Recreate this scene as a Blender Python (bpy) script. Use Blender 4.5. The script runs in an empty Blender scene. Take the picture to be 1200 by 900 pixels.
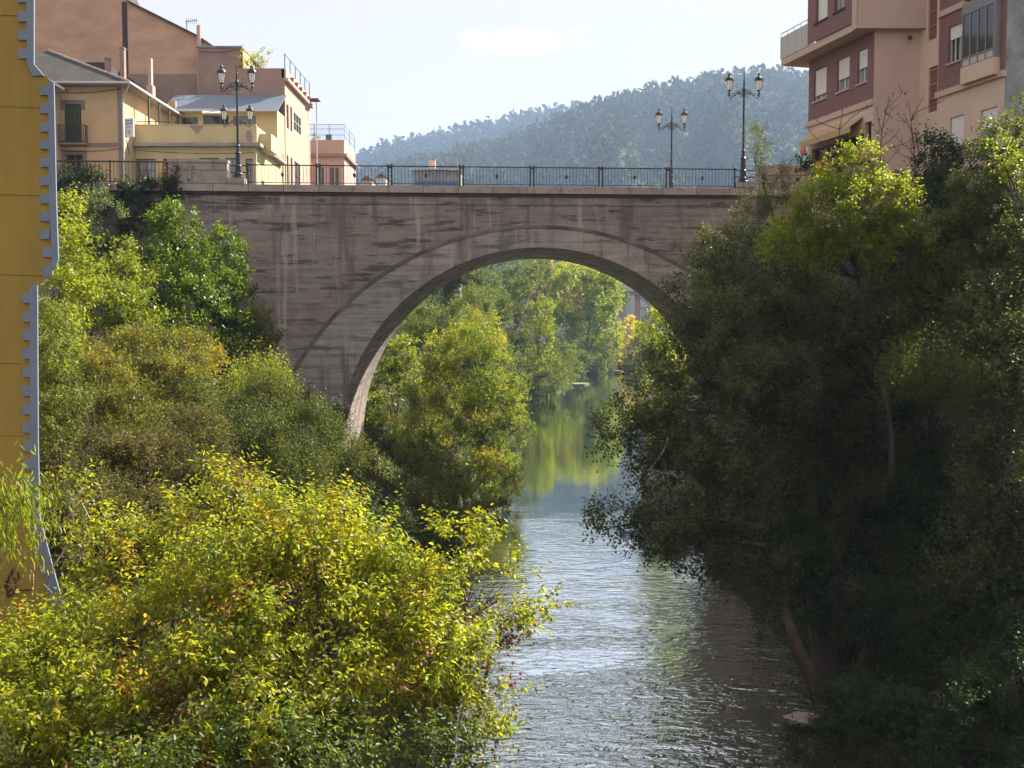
import bpy, math, random
import numpy as np
from math import radians as R_, sin, cos, pi

# ------------------------------------------------------------------ camera, sky, sun, exposure
sc = bpy.context.scene
COL = sc.collection
cam_d = bpy.data.cameras.new('camera'); cam = bpy.data.objects.new('camera', cam_d); COL.objects.link(cam)
sc.camera = cam
CAMZ = 10.0
PITCH = R_(3.24)
cam.location = (0, 0, CAMZ); cam.rotation_euler = (pi/2 - PITCH, 0, 0)
cam_d.sensor_width = 36; cam_d.lens = 36; cam_d.clip_start = .1; cam_d.clip_end = 12000

SUN_AZ, SUN_EL = 48.0, 39.0          # degrees to the right of +Y, and above the horizon
world = bpy.data.worlds.new('World'); sc.world = world; world.use_nodes = True
wn = world.node_tree; wn.nodes.clear()
def wnode(t, **k):
    n = wn.nodes.new(t)
    for a, b in k.items(): setattr(n, a, b)
    return n
w_out = wnode('ShaderNodeOutputWorld'); w_bg = wnode('ShaderNodeBackground')
w_sky = wnode('ShaderNodeTexSky', sky_type='NISHITA')
w_sky.sun_disc = False; w_sky.sun_elevation = R_(SUN_EL); w_sky.sun_rotation = R_(SUN_AZ)
w_sky.altitude = 500; w_sky.air_density = 1.0; w_sky.dust_density = 2.2; w_sky.ozone_density = 1.5
# a small soft cloud high over the hills
w_tc = wnode('ShaderNodeTexCoord'); w_map = wnode('ShaderNodeMapping')
w_map.inputs['Scale'].default_value = (14, 14, 45)
w_no = wnode('ShaderNodeTexNoise'); w_no.inputs['Scale'].default_value = 2.2; w_no.inputs['Detail'].default_value = 8; w_no.inputs['Roughness'].default_value = .62
wn.links.new(w_tc.outputs['Generated'], w_map.inputs[0]); wn.links.new(w_map.outputs[0], w_no.inputs[0])
w_sub = wnode('ShaderNodeVectorMath', operation='SUBTRACT')
_cd = np.array([(608-600)/1200, 1, (382-54)/1200]); _cd = _cd/np.linalg.norm(_cd)
w_sub.inputs[1].default_value = tuple(_cd)
w_scl = wnode('ShaderNodeVectorMath', operation='MULTIPLY'); w_scl.inputs[1].default_value = (15, 15, 55)
w_len = wnode('ShaderNodeVectorMath', operation='LENGTH')
wn.links.new(w_tc.outputs['Generated'], w_sub.inputs[0]); wn.links.new(w_sub.outputs[0], w_scl.inputs[0]); wn.links.new(w_scl.outputs[0], w_len.inputs[0])
w_m1 = wnode('ShaderNodeMath', operation='SUBTRACT'); w_m1.inputs[0].default_value = 1.1
wn.links.new(w_len.outputs['Value'], w_m1.inputs[1])
w_m2 = wnode('ShaderNodeMath', operation='MULTIPLY_ADD'); w_m2.inputs[1].default_value = 2.4; wn.links.new(w_m1.outputs[0], w_m2.inputs[2]); wn.links.new(w_no.outputs[0], w_m2.inputs[0])
w_r = wnode('ShaderNodeMapRange'); w_r.inputs['From Min'].default_value = 1.5; w_r.inputs['From Max'].default_value = 2.1
w_r.inputs['To Max'].default_value = .75
wn.links.new(w_m2.outputs[0], w_r.inputs['Value'])
w_milk = wnode('ShaderNodeMix', data_type='RGBA')       # thin high veil of cloud whitens the whole sky
w_milk.inputs[0].default_value = .94
w_milk.inputs[7].default_value = (6.35, 6.0, 5.95, 1)
wn.links.new(w_sky.outputs[0], w_milk.inputs[6])
w_mix = wnode('ShaderNodeMix', data_type='RGBA')
w_mix.inputs[7].default_value = (11, 10.6, 10.4, 1)
wn.links.new(w_r.outputs[0], w_mix.inputs[0]); wn.links.new(w_milk.outputs[2], w_mix.inputs[6])
wn.links.new(w_mix.outputs[2], w_bg.inputs[0]); w_bg.inputs[1].default_value = .050
wn.links.new(w_bg.outputs[0], w_out.inputs[0])

sun_d = bpy.data.lights.new('sun', 'SUN'); sun_d.energy = 5.0; sun_d.angle = R_(.53); sun_d.color = (1, .93, .80)
sun = bpy.data.objects.new('sun', sun_d); COL.objects.link(sun)
sun.rotation_euler = (pi/2 - R_(SUN_EL), 0, -R_(SUN_AZ) + pi)
# local -Z must point away from the sun
import mathutils
_s = mathutils.Vector((sin(R_(SUN_AZ))*cos(R_(SUN_EL)), cos(R_(SUN_AZ))*cos(R_(SUN_EL)), sin(R_(SUN_EL))))
sun.rotation_euler = _s.to_track_quat('Z', 'Y').to_euler(); sun.location = (40, 40, 60)
sc.view_settings.view_transform = 'Standard'; sc.view_settings.look = 'None'
sc.view_settings.exposure = 1.5; sc.view_settings.gamma = 1
sc.render.engine = 'CYCLES'
sc.cycles.use_denoising = True
sc.cycles.max_bounces = 8; sc.cycles.transmission_bounces = 4; sc.cycles.volume_bounces = 1
sc.cycles.diffuse_bounces = 3; sc.cycles.glossy_bounces = 3; sc.cycles.transparent_max_bounces = 8
sc.cycles.caustics_reflective = False; sc.cycles.caustics_refractive = False

rnd = random.Random(7)
# ------------------------------------------------------------------ helpers
def W(px, py, Y):
    """point of the photograph (1200x900) at world distance Y"""
    a, b = (px-600)/1200, (450-py)/1200
    d = np.array([a, cos(PITCH)+b*sin(PITCH), -sin(PITCH)+b*cos(PITCH)])
    return np.array([0, 0, CAMZ]) + d*(Y/d[1])
def Zof(py, Y): return W(600, py, Y)[2]
def Xof(px, py, Y): return W(px, py, Y)[0]

def mat(name, col, rough=.8, noise=None, bump=None, metallic=0, spec=None, build=None):
    m = bpy.data.materials.new(name); m.use_nodes = True
    nt = m.node_tree; b = nt.nodes['Principled BSDF']
    b.inputs['Base Color'].default_value = (*col, 1); b.inputs['Roughness'].default_value = rough
    b.inputs['Metallic'].default_value = metallic
    if spec is not None: b.inputs['Specular IOR Level'].default_value = spec
    def N(t, **k):
        n = nt.nodes.new(t)
        for a, c in k.items(): setattr(n, a, c)
        return n
    if noise:     # (scale vector, contrast, second colour)
        scv, amt, c2 = noise
        tc = N('ShaderNodeTexCoord'); mp = N('ShaderNodeMapping'); mp.inputs['Scale'].default_value = scv
        no = N('ShaderNodeTexNoise'); no.inputs['Scale'].default_value = 1; no.inputs['Detail'].default_value = 8; no.inputs['Roughness'].default_value = .65
        rp = N('ShaderNodeMapRange'); rp.inputs['From Min'].default_value = .35; rp.inputs['From Max'].default_value = .68; rp.inputs['To Max'].default_value = amt
        mx = N('ShaderNodeMix', data_type='RGBA'); mx.inputs[6].default_value = (*col, 1); mx.inputs[7].default_value = (*c2, 1)
        nt.links.new(tc.outputs['Object'], mp.inputs[0]); nt.links.new(mp.outputs[0], no.inputs[0]); nt.links.new(no.outputs[0], rp.inputs[0])
        nt.links.new(rp.outputs[0], mx.inputs[0]); nt.links.new(mx.outputs[2], b.inputs['Base Color'])
    if bump:      # (scale, strength)
        tc2 = N('ShaderNodeTexCoord'); n2 = N('ShaderNodeTexNoise'); n2.inputs['Scale'].default_value = bump[0]; n2.inputs['Detail'].default_value = 6
        bp = N('ShaderNodeBump'); bp.inputs['Strength'].default_value = bump[1]; bp.inputs['Distance'].default_value = .05
        nt.links.new(tc2.outputs['Object'], n2.inputs[0]); nt.links.new(n2.outputs[0], bp.inputs['Height']); nt.links.new(bp.outputs[0], b.inputs['Normal'])
    if build: build(nt, b, N)
    return m

class MB:
    def __init__(s): s.v = []; s.f = []
    def add(s, vs, fs):
        o = len(s.v); s.v += [tuple(map(float, p)) for p in vs]; s.f += [tuple(i+o for i in f) for f in fs]; return s
    def box(s, x0, x1, y0, y1, z0, z1):
        return s.add([(x0,y0,z0),(x1,y0,z0),(x1,y1,z0),(x0,y1,z0),(x0,y0,z1),(x1,y0,z1),(x1,y1,z1),(x0,y1,z1)],
                     [(0,3,2,1),(4,5,6,7),(0,1,5,4),(1,2,6,5),(2,3,7,6),(3,0,4,7)])
    def obox(s, O, U, V, a0, a1, b0, b1, z0, z1):
        """box in a plan frame: origin O, unit axes U (along) and V (across)"""
        def p(a, b, z): return (O[0]+U[0]*a+V[0]*b, O[1]+U[1]*a+V[1]*b, z)
        vs = [p(a0,b0,z0),p(a1,b0,z0),p(a1,b1,z0),p(a0,b1,z0),p(a0,b0,z1),p(a1,b0,z1),p(a1,b1,z1),p(a0,b1,z1)]
        return s.add(vs, [(0,3,2,1),(4,5,6,7),(0,1,5,4),(1,2,6,5),(2,3,7,6),(3,0,4,7)])
    def prism(s, poly, z0, z1):
        n = len(poly)
        vs = [(x,y,z0) for x,y in poly]+[(x,y,z1) for x,y in poly]
        return s.add(vs, [tuple(range(n))[::-1], tuple(range(n,2*n))]+[(i,(i+1)%n,n+(i+1)%n,n+i) for i in range(n)])
    def extrude(s, pts, vec):
        n = len(pts); vec = np.array(vec)
        vs = [np.array(p) for p in pts]; vs = vs+[p+vec for p in vs]
        return s.add(vs, [tuple(range(n)), tuple(range(n,2*n))[::-1]]+[((i+1)%n,i,n+i,n+(i+1)%n) for i in range(n)])
    def tube(s, pts, rad, sides=6, cap=True):
        pts = [np.array(p, float) for p in pts]; n = len(pts)
        if not hasattr(rad, '__len__'): rad = [rad]*n
        vs = []
        for i, p in enumerate(pts):
            d = pts[min(i+1,n-1)]-pts[max(i-1,0)]; d = d/(np.linalg.norm(d)+1e-9)
            a = np.array([0,0,1.]) if abs(d[2]) < .9 else np.array([1.,0,0])
            u = np.cross(d, a); u /= np.linalg.norm(u); v = np.cross(d, u)
            for k in range(sides):
                t = 2*pi*k/sides; vs.append(p+rad[i]*(cos(t)*u+sin(t)*v))
        fs = [(i*sides+k, i*sides+(k+1)%sides, (i+1)*sides+(k+1)%sides, (i+1)*sides+k) for i in range(n-1) for k in range(sides)]
        if cap: fs += [tuple(range(sides))[::-1], tuple(range((n-1)*sides, n*sides))]
        return s.add(vs, fs)
    def lathe(s, c, prof, sides=12):
        vs = []; n = len(prof)
        for r, z in prof:
            for k in range(sides):
                t = 2*pi*k/sides; vs.append((c[0]+r*cos(t), c[1]+r*sin(t), c[2]+z))
        fs = [(i*sides+k, i*sides+(k+1)%sides, (i+1)*sides+(k+1)%sides, (i+1)*sides+k) for i in range(n-1) for k in range(sides)]
        fs += [tuple(range(sides))[::-1], tuple(range((n-1)*sides, n*sides))]
        return s.add(vs, fs)
    def build(s, name, m, parent=None, smooth=False):
        me = bpy.data.meshes.new(name)
        off = np.array(parent_world(parent)) if parent else np.zeros(3)
        me.from_pydata([tuple(np.array(v)-off) for v in s.v], [], s.f); me.materials.append(m)
        if smooth: me.polygons.foreach_set('use_smooth', [True]*len(me.polygons))
        me.update()
        o = bpy.data.objects.new(name, me); COL.objects.link(o)
        if parent: o.parent = parent
        return o
def parent_world(p):
    v = np.zeros(3)
    while p is not None:
        v = v+np.array(p.location); p = p.parent
    return v
def thing(name, label, cat, loc, group=None):
    o = bpy.data.objects.new(name, None); COL.objects.link(o); o.location = tuple(map(float, loc)); o.empty_display_size = .3
    o['label'] = label; o['category'] = cat
    if group: o['group'] = group
    return o
def tag(o, label, cat, group=None, kind=None):
    o['label'] = label; o['category'] = cat
    if group: o['group'] = group
    if kind: o['kind'] = kind
    return o
def struct(o): o['kind'] = 'structure'; return o
def copy_thing(root, loc, label):
    def rec(o, par):
        c = o.copy(); COL.objects.link(c)
        if par: c.parent = par
        for ch in kids.get(o.name, []): rec(ch, c)
        return c
    kids = {}
    for o in list(COL.objects):
        if o.parent: kids.setdefault(o.parent.name, []).append(o)
    r = rec(root, None); r.location = tuple(map(float, loc)); r['label'] = label
    return r
def np_mesh(name, verts, faces, m, parent=None, colors=None, nv=4):
    """verts (N,3), faces (M,nv) as one mesh object; colors per vertex (N,3)"""
    me = bpy.data.meshes.new(name)
    off = parent_world(parent) if parent else np.zeros(3)
    verts = (verts-off).astype(np.float32); M = len(faces)
    me.vertices.add(len(verts)); me.vertices.foreach_set('co', verts.ravel())
    me.loops.add(M*nv); me.loops.foreach_set('vertex_index', faces.astype(np.int32).ravel())
    me.polygons.add(M); me.polygons.foreach_set('loop_start', np.arange(0, M*nv, nv, dtype=np.int32))
    try: me.polygons.foreach_set('loop_total', np.full(M, nv, dtype=np.int32))
    except Exception: pass
    me.materials.append(m)
    if colors is not None:
        a = me.color_attributes.new('Col', 'FLOAT_COLOR', 'POINT')
        c4 = np.ones((len(verts), 4), np.float32); c4[:, :3] = colors
        a.data.foreach_set('color', c4.ravel())
    me.update(calc_edges=True)
    o = bpy.data.objects.new(name, me); COL.objects.link(o)
    if parent: o.parent = parent
    return o

# ------------------------------------------------------------------ materials
def leaf_mat(name, rough, trans, gain):
    def bld(nt, b, N):
        at = N('ShaderNodeAttribute', attribute_name='Col')
        nt.links.new(at.outputs['Color'], b.inputs['Base Color'])
        tr = N('ShaderNodeBsdfTranslucent'); mu = N('ShaderNodeMix', data_type='RGBA', blend_type='MULTIPLY')
        mu.inputs[0].default_value = 1; mu.inputs[7].default_value = (gain*1.15, gain*1.05, gain*.45, 1)
        nt.links.new(at.outputs['Color'], mu.inputs[6]); nt.links.new(mu.outputs[2], tr.inputs[0])
        mx = N('ShaderNodeMixShader'); mx.inputs[0].default_value = trans
        out = nt.nodes['Material Output']
        nt.links.new(b.outputs[0], mx.inputs[1]); nt.links.new(tr.outputs[0], mx.inputs[2]); nt.links.new(mx.outputs[0], out.inputs[0])
    return mat(name, (.1,.1,.1), rough, build=bld, spec=.35)
M = {}
M['leaf'] = leaf_mat('leaf', .42, .5, 2.1)
M['gloss_leaf'] = leaf_mat('glossy leaf', .36, .45, 1.9)
M['hill_leaf'] = leaf_mat('hillside foliage', .9, .2, 1.2)
M['far_leaf'] = leaf_mat('distant foliage', .7, .5, 2.2)
M['bark'] = mat('bark', (.065,.05,.04), .9, ((6,6,1.5), .8, (.045,.035,.03)), (20, .6))
M['red_bark'] = mat('reddish bark', (.085,.06,.05), .9, ((5,5,1.5), .8, (.035,.028,.025)), (20, .6))
M['dry'] = mat('dry twigs', (.35,.27,.18), .9)
M['iron'] = mat('dark painted iron', (.018,.018,.022), .45)
M['rust_iron'] = mat('brown painted iron', (.06,.035,.03), .6)
def glassy(nt, b, N): pass
M['lamp_glass'] = mat('frosted lamp glass', (.82,.80,.78), .35)
M['pane'] = mat('window glass', (.03,.035,.04), .06, spec=.8)
M['pane_pale'] = mat('window glass with pale curtain', (.30,.31,.32), .12, spec=.8)
M['white_blind'] = mat('white roller blind', (.78,.74,.68), .7, ((.2,.2,18), .35, (.62,.58,.53)))
M['white_frame'] = mat('white window frame', (.60,.58,.55), .5)
M['blue_frame'] = mat('blue grey paint', (.17,.21,.25), .6)
M['green_shutter'] = mat('green shutter', (.065,.09,.065), .7, ((10,10,.5), .6, (.04,.06,.045)))
M['grey_stucco'] = mat('grey trim', (.23,.20,.20), .85)
M['slate'] = None
M['cream'] = mat('cream plaster', (.62,.45,.27), .9, ((.8,.8,.6), .8, (.48,.35,.22)), (30,.2))
M['yellow_pl'] = mat('pale yellow plaster', (.64,.53,.29), .9, ((.7,.7,.5), .8, (.50,.41,.25)), (30,.2))
M['orange_pl'] = mat('ochre blind plaster', (.70,.42,.27), .95, ((.5,.5,1.2), .9, (.48,.29,.20)), (12,.3))
M['brown_pl'] = mat('brown plaster', (.42,.28,.22), .95, ((.5,.5,.5), .9, (.27,.185,.155)), (12,.3))
M['pink_pl'] = mat('rose plaster', (.60,.42,.345), .9, ((.6,.6,.5), .6, (.50,.34,.28)), (25,.2))
M['salmon_pl'] = mat('pale salmon plaster', (.68,.50,.38), .9, ((.6,.6,.5), .6, (.58,.42,.32)), (25,.2))
M['soffit'] = mat('soffit plaster', (.58,.41,.33), .9)
M['conc'] = mat('bare concrete', (.38,.37,.37), .95, ((1.4,1.4,1.4), 1, (.20,.195,.20)), (8,.5))
M['terracotta'] = mat('terracotta lattice', (.22,.085,.055), .9)
M['tin'] = mat('blue grey sheet roof', (.15,.19,.25), .45, ((.4,6,.4), .5, (.20,.24,.30)))
M['pale_tin'] = mat('pale sheet', (.62,.62,.63), .5)
M['timber'] = mat('old timber', (.17,.10,.06), .8)
M['green_post'] = mat('green post', (.06,.09,.075), .6)
M['dark'] = mat('dark interior', (.02,.018,.018), .8)
M['soil'] = mat('soil', (.06,.048,.03), .95)
M['sand_grass'] = mat('short grass', (.12,.22,.03), .9)
M['pot'] = mat('clay', (.32,.13,.07), .8)
M['blue_panel'] = mat('blue panel', (.08,.16,.34), .6)
M['teal'] = mat('teal cloth', (.05,.32,.38), .7)
M['orange'] = mat('plain orange', (.75,.25,.06), .6)  # flat orange, stands in for warm light in the shop windows
M['red_paint'] = mat('dark red spray paint', (.13,.02,.025), .7)
M['sign_white'] = mat('white enamel', (.70,.72,.76), .35)
M['sign_blue'] = mat('blue lettering', (.10,.18,.42), .5)
def brick_build(nt, b, N):
    tc = N('ShaderNodeTexCoord'); mp = N('ShaderNodeMapping'); br = N('ShaderNodeTexBrick')
    sx = N('ShaderNodeSeparateXYZ'); cx = N('ShaderNodeCombineXYZ')
    ad = N('ShaderNodeMath', operation='SUBTRACT')     # run along the wall
    nt.links.new(tc.outputs['Object'], sx.inputs[0]); nt.links.new(sx.outputs[0], ad.inputs[0]); nt.links.new(sx.outputs[1], ad.inputs[1])
    nt.links.new(ad.outputs[0], cx.inputs[0]); nt.links.new(sx.outputs[2], cx.inputs[1]); nt.links.new(cx.outputs[0], br.inputs[0])
    br.inputs['Color1'].default_value = (.25,.10,.095,1); br.inputs['Color2'].default_value = (.17,.07,.07,1); br.inputs['Mortar'].default_value = (.27,.17,.15,1)
    br.inputs['Scale'].default_value = 1; br.inputs['Brick Width'].default_value = .26; br.inputs['Row Height'].default_value = .075; br.inputs['Mortar Size'].default_value = .011
    nt.links.new(br.outputs[0], b.inputs['Base Color'])
M['brick'] = mat('dark red brick', (.16,.06,.05), .9, build=brick_build)
def slate_build(nt, b, N):
    tc = N('ShaderNodeTexCoord'); br = N('ShaderNodeTexBrick'); no = N('ShaderNodeTexNoise'); no.inputs['Scale'].default_value = 2; no.inputs['Detail'].default_value = 8
    br.inputs['Color1'].default_value = (.085,.07,.06,1); br.inputs['Color2'].default_value = (.02,.02,.022,1); br.inputs['Mortar'].default_value = (.015,.015,.018,1)
    br.inputs['Scale'].default_value = 1; br.inputs['Brick Width'].default_value = .5; br.inputs['Row Height'].default_value = .42; br.inputs['Mortar Size'].default_value = .02
    nt.links.new(tc.outputs['Object'], br.inputs[0]); nt.links.new(tc.outputs['Object'], no.inputs[0])
    mx = N('ShaderNodeMix', data_type='RGBA'); nt.links.new(no.outputs[0], mx.inputs[0]); nt.links.new(br.outputs[0], mx.inputs[6]); mx.inputs[7].default_value = (.05,.045,.04,1)
    nt.links.new(mx.outputs[2], b.inputs['Base Color'])
    bp = N('ShaderNodeBump'); bp.inputs['Strength'].default_value = .8; nt.links.new(br.outputs[0], bp.inputs['Height']); nt.links.new(bp.outputs[0], b.inputs['Normal'])
M['slate'] = mat('slate roof', (.08,.08,.08), .85, build=slate_build)

def stained_concrete(nt, b, N, pa=1.0, c1=(.39,.305,.255), c2=(.29,.262,.238), streak=.8):
    """board-marked concrete: horizontal board lines, dark damp patches, pale streaks below the coping"""
    tc = N('ShaderNodeTexCoord')
    def noise(scale, detail=8, rough=.65, lo=.4, hi=.65, amt=1):
        mp = N('ShaderNodeMapping'); mp.inputs['Scale'].default_value = scale
        no = N('ShaderNodeTexNoise'); no.inputs['Scale'].default_value = 1; no.inputs['Detail'].default_value = detail; no.inputs['Roughness'].default_value = rough
        r = N('ShaderNodeMapRange'); r.inputs['From Min'].default_value = lo; r.inputs['From Max'].default_value = hi; r.inputs['To Max'].default_value = amt
        nt.links.new(tc.outputs['Object'], mp.inputs[0]); nt.links.new(mp.outputs[0], no.inputs[0]); nt.links.new(no.outputs[0], r.inputs[0])
        return r.outputs[0]
    def mixc(f, a, c2):
        mx = N('ShaderNodeMix', data_type='RGBA'); nt.links.new(f, mx.inputs[0])
        if isinstance(a, tuple): mx.inputs[6].default_value = (*a, 1)
        else: nt.links.new(a, mx.inputs[6])
        if isinstance(c2, tuple): mx.inputs[7].default_value = (*c2, 1)
        else: nt.links.new(c2, mx.inputs[7])
        return mx.outputs[2]
    c = mixc(noise((.18,.18,.35), lo=.42, hi=.60), c1, c2)
    c = mixc(noise((.9,.9,1.4), 10, .75, lo=.40, hi=.66, amt=.7*pa), c, (.19,.145,.13))
    c = mixc(noise((.25,.25,6), lo=.46, hi=.62, amt=.5), c, (.17,.135,.12))          # board lines
    c = mixc(noise((.40,.40,3.0), 10, .7, lo=.53, hi=.59, amt=.9*pa), c, (.075,.062,.058))
    c = mixc(noise((.16,.16,4.0), 10, .7, lo=.52, hi=.66, amt=.45), c, (.46,.37,.31))            # dark lichen patches
    c = mixc(noise((1.7,1.7,.12), lo=.56, hi=.64, amt=.65), c, (.52,.43,.38))              # pale run-off
    st = noise((1.1,1.1,.14), lo=.53, hi=.64, amt=.8)
    c = mixc(st, c, (.15,.11,.11))                                                       # dark run-off
    nt.links.new(c, b.inputs['Base Color'])
    wv = N('ShaderNodeTexWave', wave_type='BANDS', bands_direction='Z'); wv.inputs['Scale'].default_value = 1.1; wv.inputs['Distortion'].default_value = 1.2; wv.inputs['Detail'].default_value = 3
    nt.links.new(tc.outputs['Object'], wv.inputs[0])
    bp = N('ShaderNodeBump'); bp.inputs['Strength'].default_value = .3; bp.inputs['Distance'].default_value = .03
    n3 = noise((3,3,12), lo=0, hi=1)
    ad = N('ShaderNodeMath', operation='MULTIPLY_ADD'); ad.inputs[1].default_value = .25; nt.links.new(n3, ad.inputs[2]); nt.links.new(wv.outputs['Fac'], ad.inputs[0]);
    nt.links.new(ad.outputs[0], bp.inputs['Height']); nt.links.new(bp.outputs[0], b.inputs['Normal'])
M['bridge'] = mat('board-marked bridge concrete', (.35,.26,.24), .92, build=stained_concrete)
def ring_c(nt, b, N):
    stained_concrete(nt, b, N, .7, (.50,.42,.37), (.38,.34,.31))
M['ring'] = mat('arch ring concrete', (.36,.29,.26), .92, build=ring_c)
def coping_build(nt, b, N):
    tc = N('ShaderNodeTexCoord'); br = N('ShaderNodeTexBrick'); sx = N('ShaderNodeSeparateXYZ'); cx = N('ShaderNodeCombineXYZ')
    nt.links.new(tc.outputs['Object'], sx.inputs[0]); nt.links.new(sx.outputs[0], cx.inputs[0]); nt.links.new(sx.outputs[2], cx.inputs[1]); nt.links.new(cx.outputs[0], br.inputs[0])
    br.offset = .4
    br.inputs['Color1'].default_value = (.44,.37,.33,1); br.inputs['Color2'].default_value = (.36,.29,.26,1); br.inputs['Mortar'].default_value = (.10,.08,.075,1)
    br.inputs['Scale'].default_value = 1; br.inputs['Brick Width'].default_value = 1.65; br.inputs['Row Height'].default_value = .62; br.inputs['Mortar Size'].default_value = .018
    no = N('ShaderNodeTexNoise'); no.inputs['Scale'].default_value = 2.5; no.inputs['Detail'].default_value = 8
    rp = N('ShaderNodeMapRange'); rp.inputs['From Min'].default_value = .45; rp.inputs['From Max'].default_value = .7; rp.inputs['To Max'].default_value = .6
    nt.links.new(tc.outputs['Object'], no.inputs[0]); nt.links.new(no.outputs[0], rp.inputs[0])
    mx = N('ShaderNodeMix', data_type='RGBA'); nt.links.new(rp.outputs[0], mx.inputs[0]); nt.links.new(br.outputs[0], mx.inputs[6]); mx.inputs[7].default_value = (.22,.15,.13,1)
    nt.links.new(mx.outputs[2], b.inputs['Base Color'])
M['coping'] = mat('stone coping', (.4,.33,.3), .9, build=coping_build)
M['basement'] = mat('dark basement stone', (.07,.062,.055), .95, ((1,1,1), .8, (.035,.035,.03)))
M['groove'] = mat('near black brown', (.07,.05,.05), .95)  # also colours the painted shade line under the bridge coping
M['asphalt'] = mat('asphalt', (.05,.05,.05), .95)

# ------------------------------------------------------------------ the river's course and the ground
LY = [-100,0,20,40,50,62,75,110,138,150,166,177,186,205,226,260]
LX = [-4,-2,-1.2,-1.6,-2.6,-3.8,-1.2,-1,1.6,4.6,8.6,11.4,10.2,14,20,24]
RY = [-100,0,15,24,32,40,50,60,75,110,150,226,260]
RX = [8,6.5,6.0,7.4,8.6,8.2,8.4,8.8,10,14,19,29,33]
def Lx(Y): return np.interp(Y, LY, LX)
def Rx(Y): return np.interp(Y, RY, RX)
def ground(X, Y):
    X = np.asarray(X, float); Y = np.asarray(Y, float)
    dl = Lx(Y)-X; dr = X-Rx(Y)
    n1 = .35*np.sin(X*.9+Y*.37)+.25*np.sin(X*.4-Y*1.1+2)+.15*np.sin(X*2.3+Y*1.9)
    nearL = np.interp(dl, [-1.5,0,1,4,8,14,30,200], [-1.5,-.1,.6,2.8,4.6,6,8,9])
    hiL = np.interp(dl, [-1.5,0,1,6,8.5,13,30,60,200], [-1.5,-.1,.7,4.3,8.5,15.6,16.3,16.3,9])
    loL = np.interp(dl, [-1.5,0,1,6,10,16,30,60,200], [-1.5,-.1,.7,4.0,5.5,8,10,11,9])
    pl = np.clip((Y-51)/5, 0, 1); midL = loL*(1-pl)+hiL*pl
    farL = np.interp(dl, [-1.5,0,1,5,15,40,200], [-1.5,-.1,.6,1.8,5,9,9.5])
    nearR = np.interp(dr, [-1.5,0,1,4,10,30,200], [-1.5,-.1,.6,1.5,4.5,9,9])
    hiR = np.interp(dr, [-1.5,0,1,4,7,30,60,200], [-1.5,-.1,.7,6,13,16.2,16.2,9])
    loR = np.interp(dr, [-1.5,0,1,4,8,14,30,200], [-1.5,-.1,.7,3,5.5,8,11,9])
    midR = loR*(1-pl)+hiR*pl
    farR = farL*0+np.interp(dr, [-1.5,0,1,5,15,40,200], [-1.5,-.1,.6,1.8,5,8,9.5])
    def bl(a, b, c, y0, y1, y2, y3):
        t1 = np.clip((Y-y0)/(y1-y0), 0, 1); t2 = np.clip((Y-y2)/(y3-y2), 0, 1)
        t1 = t1*t1*(3-2*t1); t2 = t2*t2*(3-2*t2)
        return (a*(1-t1)+b*t1)*(1-t2)+c*t2
    zl = bl(nearL, midL, farL, 24, 42, 84, 120); zr = bl(nearR, midR, farR, 24, 40, 64, 90)
    z = np.where(dl > dr, zl, zr)
    rough = np.clip(np.maximum(dl, dr), 0, 3)/3
    z = z+n1*rough*np.where((Y > 48) & (Y < 80), .3, 1)
    te = np.clip((Y-232)/10, 0, 1); z = np.where(z < 3, z*(1-te)+3*te*1.0, z)
    return z
def make_ground():
    xs = np.concatenate([[-2500,-1200,-600,-300,-180,-120,-90], np.arange(-70, 70, .8), [75,90,120,180,300,600,1200,2500]])
    ys = np.concatenate([[-300,-120,-60,-30], np.arange(-15, 250, 1.0), [260,280,310,350,420,520,700,1000,1600,2600,4000,6500]])
    X, Y = np.meshgrid(xs, ys); Z = ground(X, Y)
    far = np.clip((np.hypot(X, Y)-400)/400, 0, 1); Z = Z*(1-far)+6*far
    nx, ny = len(xs), len(ys)
    idx = np.arange(nx*ny).reshape(ny, nx)
    F = np.stack([idx[:-1,:-1], idx[:-1,1:], idx[1:,1:], idx[1:,:-1]], -1).reshape(-1, 4)
    V = np.stack([X.ravel(), Y.ravel(), Z.ravel()], -1)
    m = mat('earth and grass bank', (.045,.038,.022), 1.0, spec=.05, noise=((.5,.5,.5), .9, (.03,.045,.014)), bump=(4,.4))
    o = np_mesh('ground', V, F, m); struct(o)
    o.data.polygons.foreach_set('use_smooth', [True]*len(F))
make_ground()

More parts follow.
